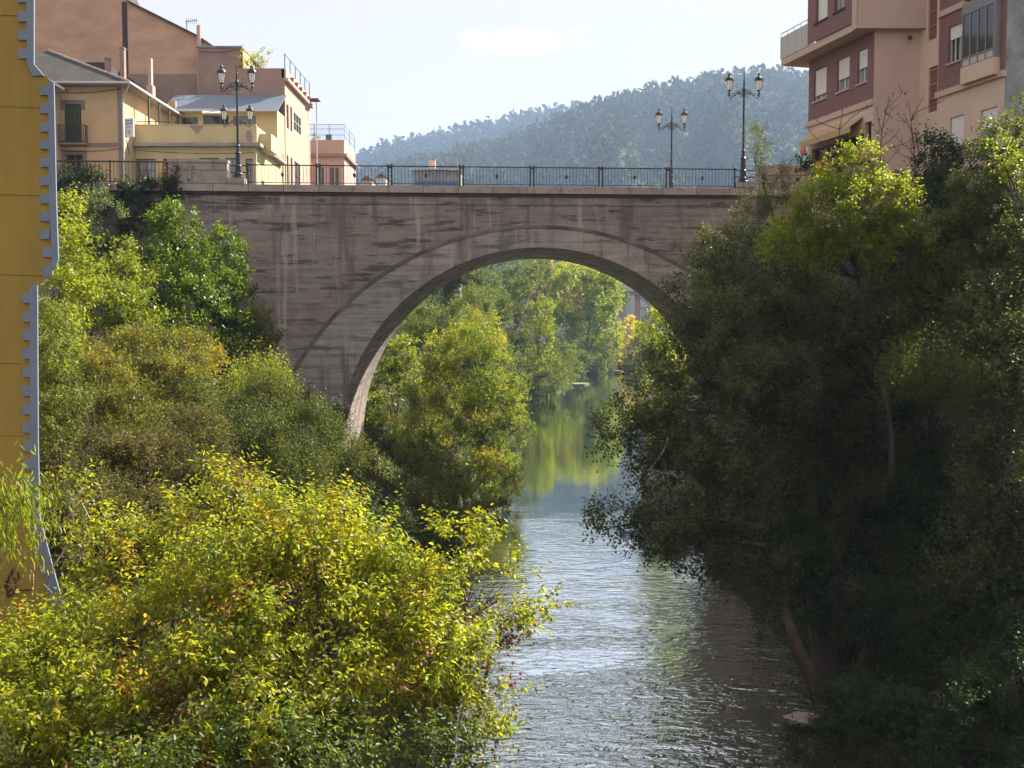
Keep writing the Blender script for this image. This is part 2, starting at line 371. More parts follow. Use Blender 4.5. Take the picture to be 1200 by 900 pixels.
def water_build(nt, b, N):
    """rippled riffle on the near side of the bridge, calm pool beyond"""
    b.inputs['IOR'].default_value = 1.33
    tc = N('ShaderNodeTexCoord'); sx = N('ShaderNodeSeparateXYZ'); nt.links.new(tc.outputs['Object'], sx.inputs[0])
    calm = N('ShaderNodeMapRange'); calm.interpolation_type = 'SMOOTHSTEP'
    # wavy edge between the riffle and the pool
    no0 = N('ShaderNodeTexNoise'); no0.inputs['Scale'].default_value = .35; nt.links.new(tc.outputs['Object'], no0.inputs[0])
    ma = N('ShaderNodeMath', operation='MULTIPLY_ADD'); nt.links.new(no0.outputs[0], ma.inputs[0]); ma.inputs[1].default_value = 9; nt.links.new(sx.outputs[1], ma.inputs[2])
    nt.links.new(ma.outputs[0], calm.inputs[0])
    calm.inputs['From Min'].default_value = 47; calm.inputs['From Max'].default_value = 64
    calm.inputs['To Min'].default_value = 1; calm.inputs['To Max'].default_value = .09
    def nz(scale, det, dist=0):
        mp = N('ShaderNodeMapping'); mp.inputs['Scale'].default_value = scale
        n = N('ShaderNodeTexNoise'); n.inputs['Scale'].default_value = 1; n.inputs['Detail'].default_value = det; n.inputs['Roughness'].default_value = .55; n.inputs['Distortion'].default_value = dist
        nt.links.new(tc.outputs['Object'], mp.inputs[0]); nt.links.new(mp.outputs[0], n.inputs[0]); return n.outputs[0]
    a = nz((2.4,4.2,1), 3, .6); c = nz((.5,1.1,1), 2, .8)
    mm = N('ShaderNodeMath', operation='MULTIPLY_ADD'); nt.links.new(c, mm.inputs[0]); mm.inputs[1].default_value = 1.4; nt.links.new(a, mm.inputs[2])
    bp = N('ShaderNodeBump'); bp.inputs['Distance'].default_value = .072
    pa = nz((.16,.30,1), 2, 1.2); pr = N('ShaderNodeMapRange'); pr.inputs['From Min'].default_value = .38; pr.inputs['From Max'].default_value = .62; pr.inputs['To Min'].default_value = .35; pr.inputs['To Max'].default_value = 1.0; nt.links.new(pa, pr.inputs[0])
    gy = N('ShaderNodeMapRange'); gy.inputs['From Min'].default_value = 24; gy.inputs['From Max'].default_value = 44; gy.inputs['To Min'].default_value = 1.15; gy.inputs['To Max'].default_value = .42; nt.links.new(sx.outputs[1], gy.inputs[0])
    pq = N('ShaderNodeMath', operation='MULTIPLY'); nt.links.new(pr.outputs[0], pq.inputs[0]); nt.links.new(gy.outputs[0], pq.inputs[1])
    pm = N('ShaderNodeMath', operation='MULTIPLY'); nt.links.new(pq.outputs[0], pm.inputs[0]); nt.links.new(calm.outputs[0], pm.inputs[1])
    nt.links.new(mm.outputs[0], bp.inputs['Height']); nt.links.new(pm.outputs[0], bp.inputs['Strength'])
    nt.links.new(bp.outputs[0], b.inputs['Normal'])
    gl = N('ShaderNodeBsdfGlossy'); gl.inputs['Roughness'].default_value = .04; gl.inputs['Color'].default_value = (.90,.96,1,1); nt.links.new(bp.outputs[0], gl.inputs['Normal'])
    mxs = N('ShaderNodeMixShader'); mxs.inputs[0].default_value = .86; out = nt.nodes['Material Output']
    nt.links.new(b.outputs[0], mxs.inputs[1]); nt.links.new(gl.outputs[0], mxs.inputs[2]); nt.links.new(mxs.outputs[0], out.inputs[0])
M['water'] = mat('river water', (.010,.014,.008), .04, build=water_build)
def make_water():
    ys = np.concatenate([np.arange(-60, 240, 3.0)])
    V = []; F = []
    for i, y in enumerate(ys):
        V += [(float(Lx(y))-2.5, y, 0), (float(Rx(y))+2.5, y, 0)]
        if i: k = 2*i; F.append((k-2, k-1, k+1, k))
    o = np_mesh('river', np.array(V), np.array(F), M['water']); struct(o)
make_water()
M['groove2'] = mat('dark damp moulding', (.075,.062,.056), .95, ((1.0,1.0,1.0), 1, (.27,.225,.20)))
M['side_pl'] = mat('faded pink plaster', (.50,.36,.28), .9, ((.8,.8,.5), .7, (.40,.28,.22)))
# ------------------------------------------------------------------ the bridge
XC, ZC, RA = 1.375, 4.05, 9.75           # centre and radius of the arch
SL = math.tan(R_(3.5)); BF, BT = 50.0, 8.2
def yf(x): return BF+(x-XC)*SL            # the near face, slightly skew to the view
def ray(px, py):
    a, b = (px-600)/1200, (450-py)/1200
    k = cos(PITCH)+b*sin(PITCH)
    return a/k, (-sin(PITCH)+b*cos(PITCH))/k      # X/Y and (Z-CAMZ)/Y
def xface(px, py=210):
    r, _ = ray(px, py); return r*(BF-XC*SL)/(1-r*SL)
def uvz(O, U, px, py):
    r, q = ray(px, py); t = (r*O[1]-O[0])/(U[0]-r*U[1]); return t, CAMZ+q*(O[1]+U[1]*t)
bridge = thing('arch_bridge', 'concrete arch bridge with stained board-marked walls spanning the river', 'bridge', (XC, BF, 0))
TOPZ = 16.22
def build_bridge():
    th = np.linspace(0, pi, 73)
    xs = [-46, -36, -28, -20, -14] + list(XC-RA*np.cos(th)) + [14, 18, 24, 34]
    zb = [-1]*5 + list(ZC+RA*np.sin(th)) + [-1]*4
    m = MB(); n = len(xs)
    legs = MB()
    for i in range(n-1):
        x0, x1 = xs[i], xs[i+1]; b0, b1 = zb[i], zb[i+1]
        if i == 4: b1 = -1
        if i == n-5: b0 = -1
        f = [(x0,yf(x0),b0),(x1,yf(x1),b1),(x1,yf(x1),TOPZ),(x0,yf(x0),TOPZ)]
        g = [(x,y+BT,z) for x,y,z in f]
        m.add(f, [(0,1,2,3)]); m.add(g, [(3,2,1,0)])
        m.add([f[3],f[2],g[2],g[3]], [(0,1,2,3)])
        if 5 <= i < n-5: m.add([f[0],f[1],g[1],g[0]], [(3,2,1,0)])
    for x in (XC-RA, XC+RA):
        m.add([(x,yf(x),-1),(x,yf(x)+BT,-1),(x,yf(x)+BT,ZC),(x,yf(x),ZC)], [(0,1,2,3)])
    m.add([(xs[0],yf(xs[0]),-1),(xs[0],yf(xs[0]),TOPZ),(xs[0],yf(xs[0])+BT,TOPZ),(xs[0],yf(xs[0])+BT,-1)], [(0,1,2,3)])
    m.build('wall', M['bridge'], bridge)
    # arch ring, thicker towards the springing, standing a little proud
    R2, Z2 = 13.45, 1.28
    inn, out = [], []
    for t in np.linspace(0.02, pi-.02, 65):
        d = (-cos(t), sin(t)); dz = ZC-Z2
        r = -d[1]*dz+math.sqrt((d[1]*dz)**2-dz*dz+R2*R2)
        inn.append((XC+(RA-.004)*d[0], ZC+(RA-.004)*d[1])); out.append((XC+r*d[0], ZC+r*d[1]))
    for side, p in ((0, .13), (1, .13)):
        r = MB()
        P = lambda q, o: (q[0], (yf(q[0])-o) if side == 0 else (yf(q[0])+BT+o), q[1])
        for i in range(64):
            a, b, c, d = inn[i], inn[i+1], out[i+1], out[i]
            r.add([P(a,p),P(b,p),P(c,p),P(d,p)], [(0,1,2,3)])
            r.add([P(d,p),P(c,p),P(c,-.02),P(d,-.02)], [(0,1,2,3)])
            r.add([P(a,p),P(b,p),P(b,-.02),P(a,-.02)], [(3,2,1,0)])
        r.build('arch_ring', M['ring'], bridge)
        e = MB()
        for i in range(64):
            c, d = out[i+1], out[i]; sc_ = lambda q: (XC+(q[0]-XC)*1.014, ZC+(q[1]-ZC)*1.014)
            c2, d2 = sc_(c), sc_(d)
            e.add([P(d,p+.05),P(c,p+.05),P(c2,p+.05),P(d2,p+.05)], [(0,1,2,3)]); e.add([P(d2,p+.05),P(c2,p+.05),P(c2,-.02),P(d2,-.02)], [(0,1,2,3)]); e.add([P(d,p+.05),P(c,p+.05),P(c,p-.02),P(d,p-.02)], [(3,2,1,0)])
        e.build('ring_moulding', M['groove2'], bridge)
    def strip(z0, z1, out_, x0=-46, x1=34):
        s = MB()
        for k in range(2):
            ya = (lambda x: yf(x)-out_) if k == 0 else (lambda x: yf(x)+BT-.5)
            yb = (lambda x: yf(x)+.5) if k == 0 else (lambda x: yf(x)+BT+out_)
            s.prism([(x0,ya(x0)),(x1,ya(x1)),(x1,yb(x1)),(x0,yb(x0))], z0, z1)
        return s
    strip(15.84, 16.222, .05).build('fascia_band', M['bridge'], bridge)
    strip(16.224, 16.37, .13).build('groove_shade_strip', M['groove'], bridge)  # near-black colour carries the groove's shade under the coping
    strip(16.372, 16.70, .24).build('coping', M['coping'], bridge)
    # solid parapets at both ends and the lamp pedestals
    for p0, p1 in ((198, 267), (886, 990)):
        a, b = xface(p0), xface(p1)
        s = MB(); s.prism([(a,yf(a)-.12),(b,yf(b)-.12),(b,yf(b)+.28),(a,yf(a)+.28)], 16.702, 17.72)
        s.prism([(a-.03,yf(a)-.17),(b+.03,yf(b)-.17),(b+.03,yf(b)+.33),(a-.03,yf(a)+.33)], 17.722, 17.86)
        s.build('parapet_wall', M['coping'], bridge)
    for p in (277.5, 872):
        a = xface(p)
        MB().prism([(a-.42,yf(a)-.27),(a+.42,yf(a)-.27),(a+.42,yf(a)+.5),(a-.42,yf(a)+.5)], 16.703, 17.0).build('lamp_pedestal', M['coping'], bridge)
    for a, y in ((XFL[0], XFL[1]), (XFR[0], XFR[1])):
        MB().box(a-.35, a+.35, y-.35, y+.3, 16.703, 16.95).build('lamp_pedestal', M['coping'], bridge)
XFL = (Xof(277.8, 142, 57.6), 57.6); XFR = (Xof(787.2, 150, 58.7), 58.7)
build_bridge()
rd = MB(); rd.prism([(-46,yf(-46)+.5),(34,yf(34)+.5),(34,yf(34)+BT-.5),(-46,yf(-46)+BT-.5)], 16.25, 16.33)
struct(rd.build('road', M['asphalt']))

# iron railing between the lamps
rail = thing('bridge_railing', 'dark iron railing of thin bars along the bridge coping between the end lamps', 'railing', (xface(576), yf(xface(576)), 16.7))
ZR = 16.70
def railing():
    posts = [290.7, 373, 457, 541, 623.5, 704, 783, 861]
    X = [xface(p) for p in posts]
    for i, x in enumerate(X):
        for dx in ((0,) if i in (0, 7) else (-.085, .085)):
            m = MB(); xx = x+dx; y = yf(xx)+.02
            m.lathe((xx,y,ZR), [(.075,0),(.075,.05),(.05,.08),(.045,.5),(.058,.52),(.045,.56),(.045,.94),(.07,.96),(.07,1.02),(.035,1.05),(.001,1.08)], 8)
            m.build('post', M['iron'], rail)
        if i in (1,2,3,4,5,6):
            MB().box(x-.13, x+.13, yf(x)-.02, yf(x)+.06, ZR+.86, ZR+.94).build('post_link', M['iron'], rail)
    for i in range(7):
        a, b = X[i]+(.05 if i == 0 else .13), X[i+1]-(.05 if i == 6 else .13)
        m = MB(); P = lambda x, z: (x, yf(x)+.02, z)
        m.tube([P(a,ZR+.95), P(b,ZR+.95)], .03, 6); m.tube([P(a,ZR+.12), P(b,ZR+.12)], .022, 6)
        n = 19
        for k in range(n):
            x = a+(b-a)*(k+.5)/n
            m.tube([P(x,ZR+.12), P(x,ZR+.95)], .0105, 4, cap=False)
            m.add([P(x,ZR+.50),P(x+.026,ZR+.53),P(x,ZR+.56),P(x-.026,ZR+.53)], [(0,1,2,3)])
        p = m.build('bar_panel', M['iron'], rail)
        c = MB(); x = (a+b)/2
        c.extrude([(x+.07*cos(t), yf(x)-.01, ZR+.5+.11*sin(t)) for t in np.linspace(0, 2*pi, 14)[:-1]], (0, .05, 0))
        c.build('medallion', M['iron'], p)
    for p0, p1 in ((268, 290.7), (861, 886)):
        a, b = xface(p0), xface(p1); m = MB()
        for z in (.3, .62, .95): m.tube([(a,yf(a)+.3,ZR+z),(b,yf(b)+.3,ZR+z)], .03, 6)
        m.build('side_rail', M['iron'], rail)
railing()
# bar railing on the retaining wall further left
rl = thing('wall_railing', 'thin upright bar railing above the ivy at the far left of the bridge', 'railing', (xface(130), yf(xface(130)), 16.7))
a, b = xface(60), xface(197); m = MB(); P = lambda x, z: (x, yf(x)+.05, z)
m.tube([P(a,17.75), P(b,17.75)], .04, 6); m.tube([P(a,16.82), P(b,16.82)], .025, 6); m.build('hand_rail', M['rust_iron'], rl)
m = MB(); n = int((b-a)/.17)
for k in range(n): x = a+(b-a)*(k+.5)/n; m.tube([P(x,16.7), P(x,17.75)], .013, 4, cap=False)
o = m.build('bar', M['rust_iron'], rl); o['kind'] = 'stuff'
for k in range(5): x = a+(b-a)*(k+.02)/4.03; MB().tube([P(x,16.7), P(x,17.82)], .045, 6).build('post', M['rust_iron'], rl)

# ------------------------------------------------------------------ twin-headed street lamps
def lamp_glass_build(nt, b, N):
    tr = N('ShaderNodeBsdfTranslucent'); tr.inputs[0].default_value = (.9,.88,.85,1); mx = N('ShaderNodeMixShader'); mx.inputs[0].default_value = .6
    out = nt.nodes['Material Output']; nt.links.new(b.outputs[0], mx.inputs[1]); nt.links.new(tr.outputs[0], mx.inputs[2]); nt.links.new(mx.outputs[0], out.inputs[0])
M['lamp_glass'] = mat('frosted lamp glass', (.85,.83,.80), .3, build=lamp_glass_build)
def lamp(loc, label, iron):
    t = thing('street_lamp', label, 'street lamp', loc, 'twin-headed lamps on the bridge')
    x, y, z = loc
    m = MB()
    m.lathe(loc, [(.25,0),(.25,.08),(.20,.12),(.21,.22),(.16,.30),(.15,.55),(.17,.60),(.13,.66),(.115,1.15),(.15,1.2),(.10,1.27),(.075,1.5),(.095,1.55),(.06,1.62),
                 (.052,3.0),(.046,4.15),(.075,4.2),(.05,4.3),(.085,4.42),(.085,4.55),(.05,4.66),(.035,4.9),(.05,4.94),(.028,5.0),(.024,5.25),(.04,5.29),(.001,5.42)], 10)
    m.build('pole', iron, t)
    for s in (-1, 1):
        a = MB()
        pts = [(x+s*(.06+.66*k/14), y, z+4.30+.10*math.sin(k/14*pi*1.5)-.12*(k/14)) for k in range(15)]
        a.tube(pts, .022, 5)
        for cx, cz, r in ((.26, 4.38, .105), (.26, 4.38, .05), (.47, 4.29, .07), (.13, 4.48, .06), (.13,4.22,.055)):
            a.tube([(x+s*cx+r*cos(q), y, z+cz+r*sin(q)) for q in np.linspace(0, 2*pi, 13)], .016, 5, cap=False)
        a.tube([(x+s*(.70+.07*sin(q)), y, z+4.30-.07*cos(q)) for q in np.linspace(-1.2, 2.6, 9)], .02, 5)
        a.lathe((x+s*.72, y, z+4.16), [(.02,0),(.04,.04),(.03,.14),(.05,.2),(.03,.26),(.075,.31),(.085,.34)], 8)
        arm = a.build('arm', iron, t)
        h = (x+s*.72, y, z+4.50)
        hd = MB(); hd.lathe(h, [(.19,.43),(.215,.46),(.205,.52),(.16,.60),(.10,.66),(.055,.69),(.055,.74),(.085,.76),(.06,.80),(.03,.81),(.001,.86)], 8)
        for k in range(8):
            q = 2*pi*k/8; hd.tube([(h[0]+.10*cos(q),h[1]+.10*sin(q),h[2]),(h[0]+.19*cos(q),h[1]+.19*sin(q),h[2]+.44)], .009, 4)
        for k in range(8):
            q = 2*pi*k/8; hd.tube([(h[0]+.21*cos(q),h[1]+.21*sin(q),h[2]+.5),(h[0]+.235*cos(q),h[1]+.235*sin(q),h[2]+.56)], .014, 4)
        lantern = hd.build('lantern', iron, t)
        g = MB(); g.lathe(h, [(.085,.0),(.10,.01),(.178,.425),(.1,.43)], 8); g.build('lamp_glass', M['lamp_glass'], lantern)
    return t
for px, py, lb in ((277.5, 145, 'tall twin lamp on its stone pedestal at the left end of the bridge railing'),
                   (872, 150, 'tall twin lamp on its stone pedestal at the right end of the bridge railing')):
    x = xface(px, py); lamp((x, yf(x)+.12, 17.0), lb, M['iron'])
lamp((XFL[0], XFL[1], 16.95), 'shorter looking twin lamp behind the left pedestal lamp, in front of the yellow terrace', M['rust_iron'])
lamp((XFR[0], XFR[1], 16.95), 'brown twin lamp standing alone across the bridge against the blue hill', M['rust_iron'])

# ------------------------------------------------------------------ building helpers
def facade(m, O, U, V, t0, t1, z0, z1, holes, reveal=.2):
    """wall in plane O+U*t, outward side opposite V, with rectangular holes and their reveals"""
    P = lambda t, z, d=0: (O[0]+U[0]*t+V[0]*d, O[1]+U[1]*t+V[1]*d, z)
    ts = sorted({t0, t1, *[h[k] for h in holes for k in (0, 1)]}); zs = sorted({z0, z1, *[h[k] for h in holes for k in (2, 3)]})
    ts = [t for t in ts if t0 <= t <= t1]; zs = [z for z in zs if z0 <= z <= z1]
    for i in range(len(ts)-1):
        for j in range(len(zs)-1):
            tc, zc = (ts[i]+ts[i+1])/2, (zs[j]+zs[j+1])/2
            if any(h[0] < tc < h[1] and h[2] < zc < h[3] for h in holes): continue
            m.add([P(ts[i],zs[j]),P(ts[i+1],zs[j]),P(ts[i+1],zs[j+1]),P(ts[i],zs[j+1])], [(0,1,2,3)])
    for a, b, c, d in holes:
        q = [P(a,c),P(b,c),P(b,d),P(a,d)]; w = [P(a,c,reveal),P(b,c,reveal),P(b,d,reveal),P(a,d,reveal)]
        m.add(q+w, [(0,4,5,1),(1,5,6,2),(2,6,7,3),(3,7,4,0)])
    return m
def window(par, O, U, V, h, dep=.14, frame='white_frame', pane='pane', blind=0, mull=1, trans=0, sill=None, name='window', blind_mat='white_blind'):
    a, b, c, d = h; e = .004; m = MB(); fw = .05
    for k0, k1, l0, l1 in ((a+e, a+fw, c+e, d-e), (b-fw, b-e, c+e, d-e), (a+fw, b-fw, c+e, c+fw), (a+fw, b-fw, d-fw, d-e)):
        m.obox(O, U, V, k0, k1, dep-.04, dep+.02, l0, l1)
    for k in range(mull):
        t = a+(b-a)*(k+1)/(mull+1); m.obox(O, U, V, t-.03, t+.03, dep-.035, dep+.015, c+fw, d-fw)
    for k in range(trans):
        z = c+(d-c)*(k+1)/(trans+1); m.obox(O, U, V, a+fw, b-fw, dep-.03, dep+.01, z-.02, z+.02)
    w = m.build(name, M[frame], par)
    MB().obox(O, U, V, a+.02, b-.02, dep+.021, dep+.035, c+.02, d-.02).build('pane', M[pane], w)
    if blind: MB().obox(O, U, V, a+fw*.6, b-fw*.6, dep-.075, dep-.045, d-(d-c)*blind, d-.01).build('blind', M[blind_mat], w)
    if sill: MB().obox(O, U, V, a-.06, b+.06, -.07, dep-.05, c-.06, c-.002).build('sill', M[sill], w)
    return w

# ------------------------------------------------------------------ left bank: cream house with slate roof
X_, Z_ = Xof, Zof
def house_a():
    Y0 = 62; xr = Xof(143, 140, Y0); xl = xr-9
    t = thing('cream_house', 'cream corner house with slate hip roof and a green shuttered balcony door', 'house', ((xl+xr)/2, 66, 16))
    O, U, V = (xl, Y0), (1, 0), (0, 1); ze = Zof(102, Y0)
    hol = []
    def H(px0, px1, py0, py1):
        a, z1 = uvz(O, U, px0, py0); b, z0 = uvz(O, U, px1, py1); return (a, b, z0, z1)
    door = H(75, 96, 122, 168.5); low = H(77, 98, 181, 222)
    m = MB(); facade(m, O, U, V, 0, xr-xl, 14, ze, [door, low])
    Or, Ur, Vr = (xr, Y0), (0, 1), (-1, 0)
    facade(m, Or, Ur, Vr, 0, 11, 14, ze, [(2.7, 3.5, 18.95, 21.7), (6.2, 7.0, 18.95, 21.4)])
    m.add([(xl,Y0,14),(xl,Y0,ze),(xl,Y0+11,ze),(xl,Y0+11,14)], [(0,1,2,3)])
    m.build('wall', M['cream'], t)
    # trims
    g = MB()
    a, b, c, d = door
    g.obox(O,U,V, a-.24, a-.002, -.03, .02, d-.35, d+.24); g.obox(O,U,V, b+.002, b+.24, -.03, .02, d-.35, d+.24); g.obox(O,U,V, a-.002, b+.002, -.03, .02, d+.002, d+.24)
    a, b, c, d = low
    g.obox(O,U,V, a-.24, a-.002, -.03, .02, c, d+.24); g.obox(O,U,V, b+.002, b+.24, -.03, .02, c, d+.24); g.obox(O,U,V, a-.002, b+.002, -.03, .02, d+.002, d+.24)
    _, zb = uvz(O, U, 110, 170); w = xr-xl
    g.obox(O,U,V, 0, w-.24, -.04, .02, zb-.12, zb+.12); g.obox(O,U,V, w-.235, w+.03, -.05, .02, 14, ze-.01)
    g.build('trim', M['grey_stucco'], t)
    sh = window(t, O, U, V, door, frame='green_shutter', pane='dark', mull=1, name='balcony_door')
    a, b, c, d = door
    for k in range(4):
        x0 = a+.05+(b-a-.1)*k/4; MB().obox(O,U,V, x0+.01, x0+(b-a-.1)/4-.01, .05, .09, c+.05, d-.05).build('shutter', M['green_shutter'], sh)
    bal = MB(); bal.obox(O,U,V, a-.42, b+.42, -.5, -.002, c-.12, c-.01)
    bl = bal.build('balcony', M['grey_stucco'], t)
    rr = MB()
    for z in (c+.05, c+1.0): rr.obox(O,U,V, a-.4, b+.4, -.48, -.44, z, z+.04)
    n = 16
    for k in range(n+1): x = a-.4+(b-a+.8)*k/n; rr.obox(O,U,V, x-.012, x+.012, -.47, -.45, c, c+1.0)
    for s in (a-.4, b+.37):
        rr.obox(O,U,V, s, s+.03, -.48, -.01, c+1.0, c+1.04)
        for k in range(4): rr.obox(O,U,V, s, s+.02, -.42+.1*k, -.40+.1*k, c, c+1.0)
    rr.build('railing', M['iron'], bl)
    wl = window(t, O, U, V, low, frame='timber', pane='dark', mull=1)
    for h in ((2.7, 3.5, 18.95, 21.7), (6.2, 7.0, 18.95, 21.4)): window(t, Or, Ur, Vr, h, frame='timber', pane='dark', mull=1, name='terrace_door')
    # eaves and hip roof
    ox, oy = .75, .7; E = [(xl-6,Y0-oy,ze),(xr+ox,Y0-oy,ze),(xr+ox,Y0+11,ze),(xl-6,Y0+11,ze)]
    so = MB(); so.extrude(E, (0,0,.12)); so.build('eaves', M['grey_stucco'], t)
    ap = np.array(W(56, 60, 67.5)); ap2 = ap+np.array([-8, 0, 0])
    r = MB(); q = [(x,y,ze+.122) for x,y,z in E]; hgt = .12
    vs = q+[tuple(ap), tuple(ap2)]
    r.add(vs, [(0,1,4,5),(1,2,4),(2,3,5,4),(3,0,5)])
    r.build('roof', M['slate'], t)
    # stone edging along the hip and the eaves
    hip = MB(); hip.tube([np.array(q[1])+(0,0,.03), ap+(0,0,.05)], .09, 6); hip.build('hip_ridge', M['coping'], t)
    gt = MB(); gt.tube([(xl-4,Y0-oy-.06,ze+.1),(xr+ox+.05,Y0-oy-.06,ze+.1),(xr+ox+.05,Y0+9.5,ze+.1)], .07, 6)
    gt.tube([(xr+ox,Y0-oy,ze+.05),(xr+.1,Y0-.1,ze-.9),(xr+.08,Y0-.09,14)], .045, 6); gt.build('gutter', M['pale_tin'], t)
    # wing towards the camera, mostly hidden by the yellow gable
    wx = xl+2.0
    wr = MB(); wx1 = Xof(78, 106, 61.0); zz = Zof(108, 61.2)
    wr.extrude([(wx1,54,zz),(wx1,61.2,zz),(wx1-4.5,61.2,zz+2.6),(wx1-4.5,54,zz+2.6)], (0,0,.14)); wr.build('roof', M['slate'], t)
    MB().box(wx1-9, wx1-.8, 54.4, Y0-.01, 14, zz-.1).build('wing_wall', M['cream'], t)
    # chimneys
    for (p0, p1, t0, bb, Yc) in ((122.5, 127.5, 67, 93, 66), (140, 145, 55, 98, 66.5)):
        x0, x1 = Xof(p0, t0, Yc), Xof(p1, t0, Yc); c = MB(); c.box(x0, x1, Yc, Yc+.35, Zof(bb, Yc)-.6, Zof(t0, Yc))
        c.box(x0-.04, x1+.04, Yc-.04, Yc+.39, Zof(t0, Yc)-.12, Zof(t0, Yc)-.05); c.build('chimney', M['brown_pl'], t)
    x0, x1 = Xof(173, 70, 67), Xof(177, 70, 67)
    c = MB(); c.box(x0, x1, 67, 67.3, Zof(104, 67)-.6, Zof(68, 67)); c.box(x0-.1, x1+.1, 66.9, 67.4, Zof(112, 67)-.8, Zof(100, 67)); c.build('chimney', M['pink_pl'], t)
    # porch posts
    for k in range(4):
        y = 64.6+1.9*k; MB().box(xr+ox-.12, xr+ox-.02, y, y+.1, 20.9, ze-.01).build('porch_post', M['green_post'], t)
    return xr
xrA = house_a()
# hanging enamel sign on the corner
s = thing('shop_sign', 'small white enamel sign with blue lettering bracketed to the cream house corner', 'sign', (xrA+.1, 61.8, 21))
O, U, V = (Xof(147, 150, 61.4), 61.4), (.94, -.34), (.34, .94)
_, z1 = uvz(O, U, 147, 139); _, z0 = uvz(O, U, 147, 161)
MB().obox(O,U,V, 0, .58, 0, .09, z0, z1).build('board', M['sign_white'], s)
MB().obox(O,U,V, -.03, 0, -.01, .1, z0-.02, z1+.02).build('frame', M['iron'], s)
MB().tube([(O[0],61.5,z0-.1),(O[0]+.02,61.9,z0-.9)], .025, 5).build('bracket', M['iron'], s)
lt = MB()
for r_, (zz, hh, ws) in enumerate(((.84,.09,(.06,.05,.07,.05,.06)), (.68,.10,(.07,.06,.05,.08,.06)), (.52,.05,(.1,.12,.08)), (.22,.16,(.12,.02,.09)))):
    x = .06
    for w_ in ws:
        if r_ == 3: lt.obox(O,U,V, x, x+.025, -.012, -.002, z0+(z1-z0)*zz-.05, z0+(z1-z0)*zz+hh); lt.obox(O,U,V, x+.025, x+w_, -.012, -.002, z0+(z1-z0)*zz+hh-.03, z0+(z1-z0)*zz+hh)
        else: lt.obox(O,U,V, x, x+w_, -.012, -.002, z0+(z1-z0)*zz, z0+(z1-z0)*zz+hh)
        x += w_+.035
lt.build('lettering', M['sign_blue'], s)

